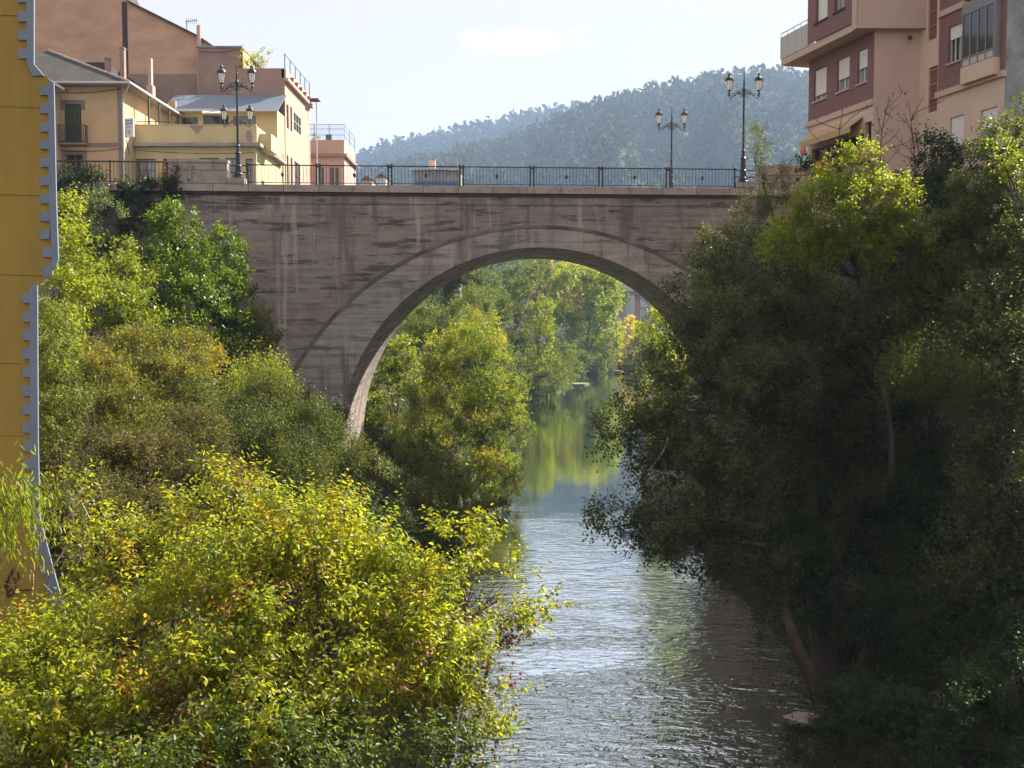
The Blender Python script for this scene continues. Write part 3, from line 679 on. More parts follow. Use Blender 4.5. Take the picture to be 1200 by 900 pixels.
# yellow house with the terrace
def house_b():
    Y0 = 64; x0 = xrA+.02; x1 = Xof(300, 160, Y0); zp = Zof(147, Y0); zl = Zof(169.5, Y0)
    t = thing('yellow_terrace_house', 'pale yellow house with long terrace parapet and blue grey sheet roof', 'house', ((x0+x1)/2, 68, 16))
    O, U, V = (x0, Y0), (1, 0), (0, 1)
    def H(px0, px1, py0, py1=224):
        a, z1 = uvz(O, U, px0, py0); b, z0 = uvz(O, U, px1, py1); return (a, b, z0, z1)
    lows = [H(159, 183, 186), H(233.5, 257.5, 185), H(264, 280, 185), H(287.5, 297, 186)]; gar = H(191, 225, 186)
    m = MB(); facade(m, O, U, V, 0, x1-x0, 14, zl-.15, lows+[gar])
    facade(m, O, U, V, 0, x1-x0, zl+.06, zp, [])
    # parapet has a back and a top, lower storey has a right side
    m.box(x0, x1, Y0+.22, Y0+.24, zl+.06, zp); m.box(x0, x1, Y0-.03, Y0+.26, zp+.002, zp+.06)
    Or, Ur, Vr = (x1, Y0), (0, 1), (-1, 0)
    facade(m, Or, Ur, Vr, 0, 7, 14, zl-.15, [(1.2, 2.0, 16.6, 19.2), (3.4, 4.4, 16.6, 19.2)]); facade(m, Or, Ur, Vr, .24, 7, zl+.06, zp, [])
    m.box(x0, x1-.02, Y0+.26, 71, zl-.1, zl+.05)
    # upper storey set back
    YU = 71; ou = (Xof(206, 140, YU), YU); xe = Xof(325, 150, YU); zr = Zof(129, YU)
    def HU(px0, px1, py0, py1):
        a, z1 = uvz(ou, U, px0, py0); b, z0 = uvz(ou, U, px1, py1); return (a, b, z0, z1)
    up = [HU(212, 232, 137, 149), HU(238, 268, 135, 149), HU(273, 300, 135.5, 150)]
    facade(m, ou, U, V, 0, xe-ou[0], zl, zr, up); m.box(ou[0], xe, YU+.3, YU+.4, 14, zl)
    facade(m, (Xof(298,180,YU), YU), U, V, 0, xe-Xof(298,180,YU), 14, zl+.001, [])
    Os, Us, Vs = (xe, YU), (0, 1), (-1, 0)
    side = [(.35, .75, 18.9, 22.3), (1.0, 1.35, 18.9, 22.2), (1.55, 1.85, 18.9, 22.1)]
    facade(m, Os, Us, Vs, 0, 2.2, 14, zr, side)
    m.build('wall', M['yellow_pl'], t)
    MB().box(x0+.02, ou[0]+.2, 70.4, 70.6, zl, Zof(118, 70.4)).build('back_wall', M['cream'], t)
    for h in lows: window(t, O, U, V, h, frame='blue_frame', pane='pane_pale', mull=1, trans=2)
    MB().obox(O,U,V, gar[0]+.03, gar[1]-.03, .15, .18, gar[2], gar[3]-.02).build('garage_door', M['timber'], t)
    for i, h in enumerate(up): window(t, ou, U, V, h, frame='blue_frame', pane='pane' if i != 1 else 'pane', mull=2, blind=(0, 0, .97)[i], blind_mat='blue_frame')
    for h in side+[]: window(t, Os, Us, Vs, h, dep=.15, frame='blue_frame', pane='dark', mull=0, trans=2)
    for h in [(1.2, 2.0, 16.6, 19.2), (3.4, 4.4, 16.6, 19.2)]: window(t, Or, Ur, Vr, h, frame='white_frame', mull=1)
    led = MB(); led.box(x0, x1+.35, Y0-.38, Y0+.1, zl-.148, zl+.058); led.box(x1+.02, x1+.35, Y0+.1, YU-.1, zl-.148, zl+.058); led.build('ledge', M['conc'], t)
    bk = MB(); zb = Zof(160, 65); bk.box(x1+.02, x1+.75, Y0+.8, Y0+2.6, zb-.9, zb-.75); bk.box(x1+.67, x1+.75, Y0+.8, Y0+2.6, zb-.75, zb+.15); bk.box(x1+.02, x1+.67, Y0+.8, Y0+.88, zb-.75, zb+.15); bk.build('side_balcony', M['yellow_pl'], t)
    # sheet roof: low side over the terrace, high side against the ochre gable
    r = MB(); zA, zB = Zof(130, 70.3), Zof(113, 73.1)
    r.extrude([(Xof(190,128,70.3),70.3,zA),(xe+.2,70.3,zA),(xe+.2,73.1,zB),(Xof(190,128,70.3),73.1,zB)], (0,0,.1)); r.build('roof', M['tin'], t)
    tr = MB(); tr.tube([(Xof(190,128,70.3),70.25,zA+.02),(xe+.25,70.25,zA+.02)], .06, 6); tr.build('gutter', M['pale_tin'], t)
    aw = MB(); za = Zof(128.5, 70.2); aw.extrude([(Xof(237,130,69.3),69.3,Zof(133,69.3)),(Xof(263,130,69.3),69.3,Zof(133,69.3)),(Xof(263,130,70.2),70.28,za-.1),(Xof(237,130,70.2),70.28,za-.1)], (0,0,.05)); aw.build('awning', M['pale_tin'], t)
    # fallen plaster patches on the parapet
    for pts in (((221,147.5),(239,147.5),(236,151),(231,157),(226,152)), ((289,153),(294,152),(296,160),(295,167),(290,166),(288,158))):
        q = [W(px, py, Y0-.012) for px, py in pts]; MB().extrude(q, (0,.01,0)).build('bare_patch', M['brown_pl'], t)
    rr = MB(); rr.tube([(x0+.1,Y0+.1,zp+.25),(Xof(222,144,Y0),Y0+.1,zp+.25)], .025, 5)
    for k in range(4): xx = x0+.1+k*1.2; rr.tube([(xx,Y0+.1,zp+.02),(xx,Y0+.1,zp+.25)], .02, 5)
    rr.build('railing', M['iron'], t)
house_b()

# big ochre blind gable behind
def house_c():
    Y0 = 78; t = thing('ochre_gable_building', 'tall ochre building with a huge blank gable behind the slate roof', 'building', (Xof(140,100,Y0), Y0+5, 16))
    q = [(-60,-60),(134,-40),(152,4),(232,44),(251,57)]
    pts = [tuple(W(px, py, Y0)) for px, py in q]; zb = 14
    poly = pts+[(pts[-1][0],Y0,zb),(pts[0][0],Y0,zb)]
    MB().extrude(poly[::-1], (0,2.5,0)).build('wall', M['orange_pl'], t)
    e = MB()
    for a, b in zip(pts[1:-1], pts[2:]): e.tube([np.array(a)+(0,-.1,.05), np.array(b)+(0,-.1,.05)], .11, 4)
    e.build('roof_edge', M['brown_pl'], t)
    r = MB(); 
    for a, b in zip(pts[1:-1], pts[2:]):
        r.extrude([(a[0],a[1]-.25,a[2]+.02),(b[0],b[1]-.25,b[2]+.02),(b[0],b[1]+2.6,b[2]+.02),(a[0],a[1]+2.6,a[2]+.02)], (0,0,.12))
    r.build('roof', M['slate'], t)
    st = MB(); st.box(Xof(144,60,Y0), Xof(150,60,Y0), Y0-.03, Y0+.01, Zof(98,Y0), Zof(2,Y0)); st.build('damp_strip', M['groove'], t)
    p = MB(); x = Xof(230, 70, Y0-1); p.tube([(x,Y0-.25,Zof(114,Y0)),(x,Y0-.25,Zof(31,Y0))], .17, 8); p.build('flue_pipe', M['pink_pl'], t)
    d = MB(); d.box(Xof(89,80,72), Xof(123,80,72), 72, 77.9, Zof(95,72), Zof(73,72)); d.build('dark_annex', M['groove'], t)
    lp = MB(); lp.box(Xof(150,100,Y0-.3), Xof(232,100,Y0-.3), Y0-.3, Y0-.002, 16, Zof(88,Y0)); lp.build('lower_wall', M['brown_pl'], t)
    # second volume and third volume stepping down to the right
    x0, x1 = Xof(232,70,76), Xof(282,70,76); MB().box(x0, x1, 76, 84, 14, Zof(56,76)).build('stair_volume', M['brown_pl'], t)
    MB().box(x0-.1, x1+.15, 75.9, 84.1, Zof(56,76)+.002, Zof(56,76)+.12).build('stair_roof', M['conc'], t)
    MB().box(Xof(283,70,76)+.02, Xof(284.5,70,76), 76.1, 78, Zof(81,76), Zof(58,76)).build('side_panel', M['yellow_pl'], t)
    return t
house_c()
def house_d():
    YU = 73.25; xe = Xof(333.5, 110, YU); x0 = Xof(270, 100, YU); zt = Zof(80, YU)
    t = thing('brown_terrace_building', 'brown plastered building with roof terrace and rows of side windows', 'building', ((x0+xe)/2, 77, 16))
    m = MB(); O, U, V = (x0, YU), (1, 0), (0, 1); m.box(x0, xe-.3, YU+.201, 82.3, 14, zt-.25); m.box(x0, xe-.002, YU, YU+.2, 14, zt-.252); m.box(x0, xe-.002, YU, YU+.2, zt-.25, zt); m.build('front_wall', M['brown_pl'], t)
    Os, Us, Vs = (xe+.02, YU), (0, 1), (-1, 0)
    def H(px0, px1, py0, py1):
        a, z1 = uvz(Os, Us, px0, py0); b, z0 = uvz(Os, Us, px1, py1); return (a, b, z0, z1)
    hs = [H(335.5, 338.5, 121, 152), H(340, 342.5, 124, 155), H(344, 353, 130, 160), H(336, 338.5, 181, 224), H(340.5, 343, 184, 224), H(345, 352, 188, 224)]
    m = MB(); ye = 9.0; facade(m, Os, Us, Vs, 0, ye, 14, zt-.9, hs, .05)
    m.add([(xe+.02,YU+ye,14),(xe+.02,YU+ye,zt-.9),(xe-3,YU+ye,zt-.9),(xe-3,YU+ye,14)], [(0,1,2,3)])
    m.add([(xe+.02,YU,14),(xe+.02,YU,zt-.9),(xe-.002,YU,zt-.9),(xe-.002,YU,14)], [(0,1,2,3)])
    m.build('side_wall', M['side_pl'], t)
    for i, h in enumerate(hs): window(t, Os, Us, Vs, h, frame='timber' if i != 2 else 'pale_tin', pane='dark' if i != 2 else 'pane', mull=0 if i != 2 else 2, trans=1, blind=0, dep=.045)
    for z in (zt-.88, 18.75): MB().box(xe+.022, xe+.3, YU-.05, YU+ye+.1, z, z+.22).build('ledge', M['pink_pl'], t)
    MB().box(xe-.2, xe+.12, YU, YU+ye, zt-.65, zt-.05).build('terrace_parapet', M['pink_pl'], t)
    # glass screen on posts
    g = MB(); n = 6
    for k in range(n): y = YU+.1+(ye-.2)*k/(n-1); g.box(xe-.02, xe+.04, y, y+.05, zt-.05, zt+1.05)
    g.box(xe-.01, xe+.03, YU+.1, YU+ye, zt+1.0, zt+1.06); gs = g.build('screen_frame', M['blue_frame'], t)
    MB().box(xe+.005, xe+.012, YU+.15, YU+ye-.1, zt, zt+1.0).build('glass_screen', M['screen'], gs)
    # pots hanging on the ledge
    for k in range(5): y = YU+1.5+1.5*k; MB().lathe((xe+.22, y, zt-.65), [(.1,0),(.16,.3),(.17,.34)], 8).build('plant_pot', M['pot'], t)
    # small canopy and drain pole at the far corner
    yy = YU+ye; MB().box(xe-.1, xe+.9, yy-1.2, yy-.1, Zof(120,yy), Zof(120,yy)+.07).build('canopy', M['rust_iron'], t)
    MB().tube([(xe+.55,yy,Zof(215,yy)),(xe+.55,yy,Zof(120,yy))], .05, 6).build('drain_pole', M['pale_tin'], t)
    return xe
def screen_build(nt, b, N):
    b.inputs['Transmission Weight'].default_value = .92; b.inputs['IOR'].default_value = 1.01
M['screen'] = mat('clear glass screen', (.93,.95,.97), .02, build=screen_build)
house_d()
def house_e():
    Y0 = 86; x0, x1 = Xof(351,190,Y0), Xof(403.5,190,Y0); zt = Zof(164,Y0)
    t = thing('pink_end_building', 'small rose pink building with roof terrace and glass screen at the row end', 'building', ((x0+x1)/2, 89, 16))
    O, U, V = (x0, Y0), (1, 0), (0, 1)
    def H(px0, px1, py0, py1):
        a, z1 = uvz(O, U, px0, py0); b, z0 = uvz(O, U, px1, py1); return (a, b, z0, z1)
    hs = [H(357, 366, 196, 224), H(372, 380, 196, 224), H(386, 398, 196, 224)]
    m = MB(); facade(m, O, U, V, 0, x1-x0, 12, zt, hs); Or, Ur, Vr = (x1, Y0), (0, 1), (-1, 0)
    sd = [(1.0, 2.2, 17.3, 19.6), (3.4, 4.6, 17.3, 19.6)]
    facade(m, Or, Ur, Vr, 0, 6.2, 12, zt, sd); m.box(x0, x1-.3, Y0+.3, Y0+6.1, zt-1.1, zt-1.0); m.box(x0, x1, Y0+6.1, Y0+6.2, 12, zt); m.build('wall', M['pink_pl'], t)
    for i, h in enumerate(hs): window(t, O, U, V, h, frame='white_frame', pane='pane' if i else 'orange', mull=1)
    for h in sd: window(t, Or, Ur, Vr, h, frame='pale_tin', mull=1)
    zb = Zof(184, Y0); l = MB(); l.box(x0-.1, x1+.25, Y0-.25, Y0-.002, zb, zb+.25); l.box(x1+.002, x1+.25, Y0-.002, Y0+6.3, zb, zb+.25); l.build('ledge', M['brown_pl'], t)
    g = MB()
    for k in range(4): x = x0+(x1-x0)*k/3; g.box(x-.02, x+.02, Y0+.05, Y0+.1, zt, zt+1.3)
    for k in (1,2): y = Y0+6*k/2; g.box(x1-.06, x1-.02, y, y+.05, zt, zt+1.3)
    for z in (zt+.4, zt+.9, zt+1.28): g.box(x0, x1, Y0+.06, Y0+.09, z, z+.03); g.box(x1-.055, x1-.025, Y0+.1, Y0+6, z, z+.03)
    gs = g.build('screen_frame', M['blue_frame'], t); MB().box(x0, x1-.1, Y0+.11, Y0+.118, zt+.02, zt+1.28).build('glass_screen', M['screen'], gs)
    MB().box(Xof(382,168,Y0+.6), Xof(389,168,Y0+.6), Y0+.5, Y0+.54, zt-.2, zt+.55).build('hung_cloth', M['teal'], t)
house_e()
UP_ = np.array([0,0,1.])
# sagging cables across the cream and yellow fronts, cracks in the plaster
cb = thing('overhead_cables', 'dark sagging cables strung along the cream and yellow house fronts', 'cable', (xrA, 61.9, 22))
m = MB()
for (p0, y0, p1, y1, Y) in ((66,108,141,104,61.9),(157,176,298,179,63.55),(66,176,141,174,61.9),(232,60,282,58,75.9)):
    a, b = W(p0, y0, Y), W(p1, y1, Y); m.tube([a+(b-a)*k/8-UP_*.12*math.sin(pi*k/8) for k in range(9)], .018, 4)
m.build('wire', M['iron'], cb)
# TV antenna on the ochre roof
t = thing('tv_antenna', 'thin television antenna standing on the sloping ochre roofline', 'antenna', tuple(W(219, 40, 79)))
x, y, z = W(219, 40, 79); z1 = Zof(23, 79)
MB().tube([(x,y,z-.3),(x,y,z1)], .03, 5).build('mast', M['iron'], t)
m = MB(); m.tube([(x-.1,y,z1-.15),(x+.8,y,z1-.05)], .02, 4)
for k in range(6): m.tube([(x+.15*k,y-.25,z1-.13+.015*k),(x+.15*k,y+.25,z1-.13+.015*k)], .012, 4); m.tube([(x+.15*k,y,z1-.33),(x+.15*k,y,z1+.1)], .012, 4)
m.build('aerial', M['iron'], t)
# low riverside building seen through the railing
def low_house():
    Y0 = 135; x0, x1 = Xof(484,210,Y0), Xof(538,210,Y0); zt = Zof(199.5,Y0)
    t = thing('low_riverside_house', 'low grey house with pale roof and blue base seen through the bridge railing', 'house', ((x0+x1)/2, Y0+3, 10))
    MB().box(x0, x1, Y0, Y0+7, 8, zt).build('wall', M['conc'], t)
    MB().box(x0+.3, x1-.3, Y0-.05, Y0-.002, Zof(222,Y0), Zof(212,Y0)).build('blue_front', M['blue_panel'], t)
    r = MB(); r.extrude([(x0-.4,Y0-.5,zt+.002),(x1+.4,Y0-.5,zt+.002),(x1-1.2,Y0+3.5,zt+.55),(x0+1.2,Y0+3.5,zt+.55)], (0,0,.15)); r.extrude([(x0+1.2,Y0+3.5,zt+.55),(x1-1.2,Y0+3.5,zt+.55),(x1+.4,Y0+7.5,zt+.002),(x0-.4,Y0+7.5,zt+.002)], (0,0,.15)); r.build('roof', M['pale_tin'], t)
    MB().box(Xof(502,190,Y0+3), Xof(510,190,Y0+3), Y0+3, Y0+4, zt, Zof(187,Y0+3)).build('chimney', M['pink_pl'], t)
    c = MB(); c.box(Xof(501,190,Y0+3), Xof(511,190,Y0+3), Y0+2.9, Y0+4.1, Zof(187,Y0+3)+.002, Zof(186,Y0+3)); c.build('chimney_cap', M['brown_pl'], t)
low_house()
for (p0, p1, yt, Y0, lab, mm) in ((424, 436, 206, 150, 'small orange tiled roof house just right of the pink terrace building', 'salmon_pl'), (441, 452, 203, 175, 'tiny white walled house half hidden beyond the bridge railing', 'pale_tin')):
    x0, x1 = Xof(p0,210,Y0), Xof(p1,210,Y0); zt = Zof(yt+5, Y0)
    t = thing('small_house', lab, 'house', ((x0+x1)/2, Y0+2, 10)); MB().box(x0, x1, Y0, Y0+5, 8, zt).build('wall', M[mm], t)
    r = MB(); r.extrude([(x0-.2,Y0-.2,zt+.002),(x1+.2,Y0-.2,zt+.002),((x0+x1)/2,Y0-.2,Zof(yt,Y0))], (0,5.4,0)); r.build('roof', M['terracotta'], t)

# ------------------------------------------------------------------ right bank: the apartment building
def apartments():
    A = np.array([Xof(947.5,120,46), 46.0]); d = np.array([.25,-.968]); d = d/np.linalg.norm(d); n = np.array([d[1], -d[0]])   # n: outward
    n = np.array([-.968,-.25]); inn = -n
    tA, _ = uvz(A, d, 1023.5, 120); B = A+d*tA
    U1 = np.array([1.,0]); tB, _ = uvz(B, U1, 1077, 120); C = B+U1*tB
    tC, _ = uvz(C, d, 1178, 90); D = C+d*tC
    t = thing('apartment_building', 'pink and dark brick apartment building rising above the trees on the right', 'apartment block', (C[0]+4, C[1]+3, 15))
    zb = 19.0; st = 3.05; ztop = 25.28
    def HH(O, U, px0, px1, py0, py1):
        a, _ = uvz(O, U, px0, (py0+py1)/2); b, _ = uvz(O, U, px1, (py0+py1)/2); mid = (px0+px1)/2
        z1 = uvz(O, U, mid, py0)[1]; z0 = uvz(O, U, mid, py1)[1]; return (a, b, z0, z1)
    z_soff = Zof(72.5, 46)
    # --- left wing, lower brick floor
    w = [HH(A,d,954,968.5,80,117), HH(A,d,981,995.5,68,106), HH(A,d,1005,1016.5,58,97)]
    m = MB(); facade(m, A, d, inn, 0, tA, zb+.02, z_soff, w, .2); m.build('brick_wall', M['brick'], t)
    for i, h in enumerate(w): window(t, A, d, inn, h, frame='white_frame', pane='pane_pale', blind=(.82,.62,.55)[i], mull=1, sill='pink_pl')
    # street-level: pale band, shop front, then down to the bank
    shop = [HH(A,d,951,1012,166,200), HH(A,d,1013,1021,143,192)]
    m = MB(); facade(m, A, d, inn, 0, tA, 14, zb-.22, shop, .3)
    bs = MB(); facade(bs, A, d, inn, 0, tA, 2, 13.998, []); facade(bs, B, U1, (0,1), 0, tB, 2, 13.998, []); facade(bs, C, d, inn, 0, tC, 2, 13.998, []); facade(bs, D, U1, (0,1), 0, 33, 2, 13.998, [])
    bs.add([(A[0],A[1],2),(A[0]+inn[0]*9,A[1]+inn[1]*9,2),(A[0]+inn[0]*9,A[1]+inn[1]*9,13.998),(A[0],A[1],13.998)], [(0,1,2,3)]); bs.build('basement_wall', M['basement'], t)
    P0 = A+inn*9; m.add([(A[0],A[1],14),(P0[0],P0[1],14),(P0[0],P0[1],z_soff),(A[0],A[1],z_soff)], [(0,1,2,3)])
    m.build('street_wall', M['salmon_pl'], t)
    MB().obox(A,d,inn, -.06, tA, -.09, .1, zb-.218, zb+.018).build('band', M['soffit'], t)
    for h in shop:
        w_ = window(t, A, d, inn, h, dep=.2, frame='timber', pane='pane', mull=3 if h[1]-h[0] > 2 else 0, name='shop_window')
        MB().obox(A,d,inn, h[0]+.1, h[1]-.1, .12, .16, h[2]+.15, h[2]+(h[3]-h[2])*.55).build('painted_shop_light', M['orange'], w_)  # warm shop light painted as a plain orange panel
    aw = MB(); _, za = uvz(A, d, 950, 160); q = [A+n*.6+d*.35, A+n*.6+d*(tA*.86), A+n*.02+d*(tA*.86), A+n*.02+d*.05]
    aw.extrude([(q[0][0],q[0][1],za-.35),(q[1][0],q[1][1],za-.35),(q[2][0],q[2][1],za+.05),(q[3][0],q[3][1],za+.05)], (0,0,.05))
    aw.extrude([(q[0][0],q[0][1],za-.56),(q[1][0],q[1][1],za-.56),(q[1][0],q[1][1],za-.352),(q[0][0],q[0][1],za-.352)], tuple((inn*.03))+(0,))
    aw.build('awning', mat('faded ochre awning', (.50,.33,.17), .9), t)
    # --- projecting upper floors of the left wing
    A2 = A+n*.8+d*1.27; tU, _ = uvz(A2, d, 1000, 40); tU2, _ = uvz(A2, d, 1006, 25)
    zs = z_soff+.02
    slab = MB(); 
    pl = [A2-d*2.3, A2+d*tU2, np.array([Xof(1089,25,(A2+d*tU2)[1]), (A2+d*tU2)[1]]), C+U1*.3, C+U1*.3+np.array([0,8]), A2-d*2.3+inn*9]
    slab.prism([tuple(p) for p in pl], zs, zs+.28); slab.build('floor_slab', M['soffit'], t)
    e = MB(); e.obox(A2,d,inn, .01, tU-.01, .36, 3, zs+.285, ztop)      # core so light cannot leak
    for f in range(1):
        z0 = zs+.3+st*f
        hs = [HH(A2,d,957,971,-10,24), HH(A2,d,979,991,-26,12)]
        hs = [(a, b, c+st*f, c+st*f+1.46) for a, b, c, dd in hs]
        m = MB(); facade(m, A2-n*0-inn*.05, d, inn, 0, tU, z0-.002 if f == 0 else z0-.018, z0+st-.3, hs, .24)
        m.build('brick_wall', M['brick'], t)
        for k, h in enumerate(hs): window(t, A2-inn*.05, d, inn, h, dep=.2, frame='white_frame', pane='pane_pale', blind=(1,.1)[k] if f == 0 else .6, mull=1, sill='groove')
        MB().obox(A2,d,inn, -.05, tU, -.10, .05, z0+st-.298, z0+st-.02).build('band', M['soffit'], t)
    e.build('core', M['brick'], t)
    # pink parapet bay at the projecting corner
    K = A2+d*tU2; xk = Xof(1089, 25, K[1])
    bay = MB(); bay.obox(A2,d,inn, tU, tU2, -.08, .3, zs+.002, ztop)
    bay.prism([(K[0]-.05,K[1]-.05),(xk,K[1]-.05),(xk,C[1]-.01),(K[0]+.5,C[1]-.01)], zs+.001, zs+1.35)
    bay.build('bay', M['pink_pl'], t)
    bw = MB(); bw.prism([(K[0]+.15,K[1]+.4),(xk-.1,K[1]+.4),(xk-.1,C[1]-.02),(K[0]+.55,C[1]-.02)], zs+1.352, ztop); bw.build('bay_wall', M['brick'], t)
        # balcony beyond the corner
    b0 = A2-d*2.3
    bp = MB(); bp.obox(A2,d,inn, -2.3, -.002, -.02, .06, zs+.29, zs+1.25); bp.obox(A2,d,inn, -2.3, -2.22, .062, 1.6, zs+.29, zs+1.25); pb = bp.build('balcony_panel', M['pale_panel'], t)
    br = MB(); br.tube([tuple(b0)+(zs+1.42,), tuple(A2)+(zs+1.42,)], .025, 6)
    for k in range(5): p = b0+d*2.28*k/4; br.tube([tuple(p+n*.03)+(zs+.29,), tuple(p+n*.03)+(zs+1.42,)], .018, 5)
    br.build('balcony_rail', M['pale_tin'], pb)
    
    # --- recessed pink wall
    m = MB(); facade(m, B, U1, (0,1), 0, tB, 14, zs-.002, []); m.build('recessed_wall', M['pink_pl'], t)
    sl = MB(); x, z = uvz(B, U1, 1064.5, 46); sl.lathe((B[0]+x, B[1]-.18, z-.06), [(.03,0),(.09,.05),(.09,.10),(.04,.15)], 8); sl.tube([(B[0]+x,B[1]-.18,z+.05),(B[0]+x,B[1]+.02,z+.12)], .02, 5); sl.build('wall_spotlight', M['iron'], t)
    # --- right wing
    strips = [HH(C,d,1088,1098.5,78,131), HH(C,d,1088,1098.5,-40,46)]
    wlow = [HH(C,d,1113,1129.5,136,170), HH(C,d,1149,1168,127,165)]
    tb0 = uvz(C, d, 1100, 60)[0]; tb1 = uvz(C, d, 1134.5, 60)[0]; zbk = uvz(C, d, 1100, 109)[1]-.2
    zcor = zbk
    m = MB(); facade(m, C, d, inn, 0, tb0, 14, ztop, strips, .12); facade(m, C, d, inn, tb0, tC, 14, zcor, wlow, .2)
    m.build('wall', M['salmon_pl'], t)
    for h in strips: MB().obox(C,d,inn, h[0]+.003, h[1]-.003, .08, .11, h[2], h[3]).build('lattice', M['terracotta'], t)
    ls = MB()
    for h in strips:
        z = h[2]+.5
        while z < h[3]: ls.obox(C,d,inn, h[0]+.01, h[1]-.01, .04, .078, z, z+.05); z += .55
    ls.build('lattice_bars', M['brown_pl'], t)
    for i, h in enumerate(wlow): window(t, C, d, inn, h, frame='white_frame', pane='pane_pale', blind=(.97,.6)[i], mull=1)
    MB().obox(C,d,inn, tb0-.03, tC+.02, -.12, .05, zcor+.002, zcor+.22).build('band', M['soffit'], t)
    wb = HH(C,d,1111.5,1128,29,72)
    for f in range(2):
        z0 = zcor+.222+st*f; h = (wb[0], wb[1], wb[2]+st*f, wb[3]+st*f)
        m = MB(); facade(m, C, d, inn, tb0, tb1, z0, z0+st-.222, [h], .2); m.build('brick_wall', M['brick'], t)
        window(t, C, d, inn, h, frame='white_frame', pane='pane', blind=.36, mull=2, sill='pink_pl')
        MB().obox(C,d,inn, tb0-.02, tb1, -.07, .05, z0+st-.22, z0+st-.002).build('band', M['soffit'], t)
        # glazed bay with pink parapet
        te = uvz(C, d, 1173, 80)[0]; ztp = uvz(C, d, 1155, 77)[1]+.45+st*f
        b_ = MB(); b_.obox(C,d,inn, tb1+.003, te, -.32, .1, z0-.1, ztp-.35); bb = b_.build('bay_parapet', M['salmon_pl'], t)
        g = MB(); zt_ = z0+st-.35
        g.obox(C,d,inn, tb1+.005, te-.01, -.30, -.05, zt_-.3, zt_+.12)
        nn = 5
        for k in range(nn): a = tb1+.02+(te-tb1-.1)*k/(nn-1); g.obox(C,d,inn, a, a+.05, -.30, -.25, ztp-.35, zt_-.3)
        for z in (ztp-.05, ztp-.348): g.obox(C,d,inn, tb1+.02, te-.02, -.305, -.245, z, z+.05)
        fr = g.build('bay_glazing', M['alu'], t)
        MB().obox(C,d,inn, tb1+.06, te-.06, -.27, -.26, ztp, zt_-.3).build('pane', M['pane'], fr)
        MB().obox(C,d,inn, tb1+.3, tb1+.3+(te-tb1)*.42, -.256, -.25, ztp, ztp+.5).build('curtain', M['white_blind'], fr)
        MB().obox(C,d,inn, tb1+.06, te-.06, -.275, -.262, ztp-.3, ztp-.06).build('lower_pane', M['pale_panel'], fr)
        MB().obox(C,d,inn, te-.045, te-.005, -.29, -.02, ztp-.35, zt_-.31).build('end_pane', M['alu'], fr)
        MB().obox(C,d,inn, te+.003, tC, -.05, .1, z0-.001, z0+st-.003).build('brick_pier', M['brick'], t)
    # core and blank concrete end wall, running back from the river
    cr = MB(); cr.prism([tuple(C+inn*.25+d*.02),tuple(D+inn*.25),tuple(D+inn*.25+np.array([31,0])),(C[0]+32,C[1]+8),tuple(A+inn*9),tuple(A+inn*.4),tuple(B+inn*.4)], 4, z_soff-.1)
    cr.build('inner_volume', M['dark'], t)
    up = MB(); up.prism([tuple(C+inn*.25+d*.02),tuple(D+inn*.25),tuple(D+inn*.25+np.array([31,0])),(C[0]+32,C[1]+8),tuple(A+inn*9),tuple(A2+inn*1.5)], zs+.3, ztop-.2); up.build('upper_volume', M['dark'], t)
    ew = MB(); facade(ew, D, U1, (0,1), .012, 33, 14, ztop, []); ew.add([(D[0]+33,D[1],4),(D[0]+33,D[1]+9,4),(D[0]+33,D[1]+9,ztop),(D[0]+33,D[1],ztop)], [(0,1,2,3)]); ew.build('end_wall', M['conc'], t)  # lengthened out of view, with the volumes behind it, to shade the right bank
    rf = MB(); rf.prism([tuple(C),tuple(D),(D[0]+33,D[1]),(D[0]+33,D[1]+9),(C[0]+32,C[1]+8),tuple(A2+inn*9.5),tuple(A2-d*.5)], ztop, ztop+.3); rf.build('roof', M['slate'], t)
M['alu'] = mat('aluminium glazing', (.22,.21,.21), .5)
M['pale_panel'] = mat('pale balcony panel', (.50,.48,.41), .7)
apartments()

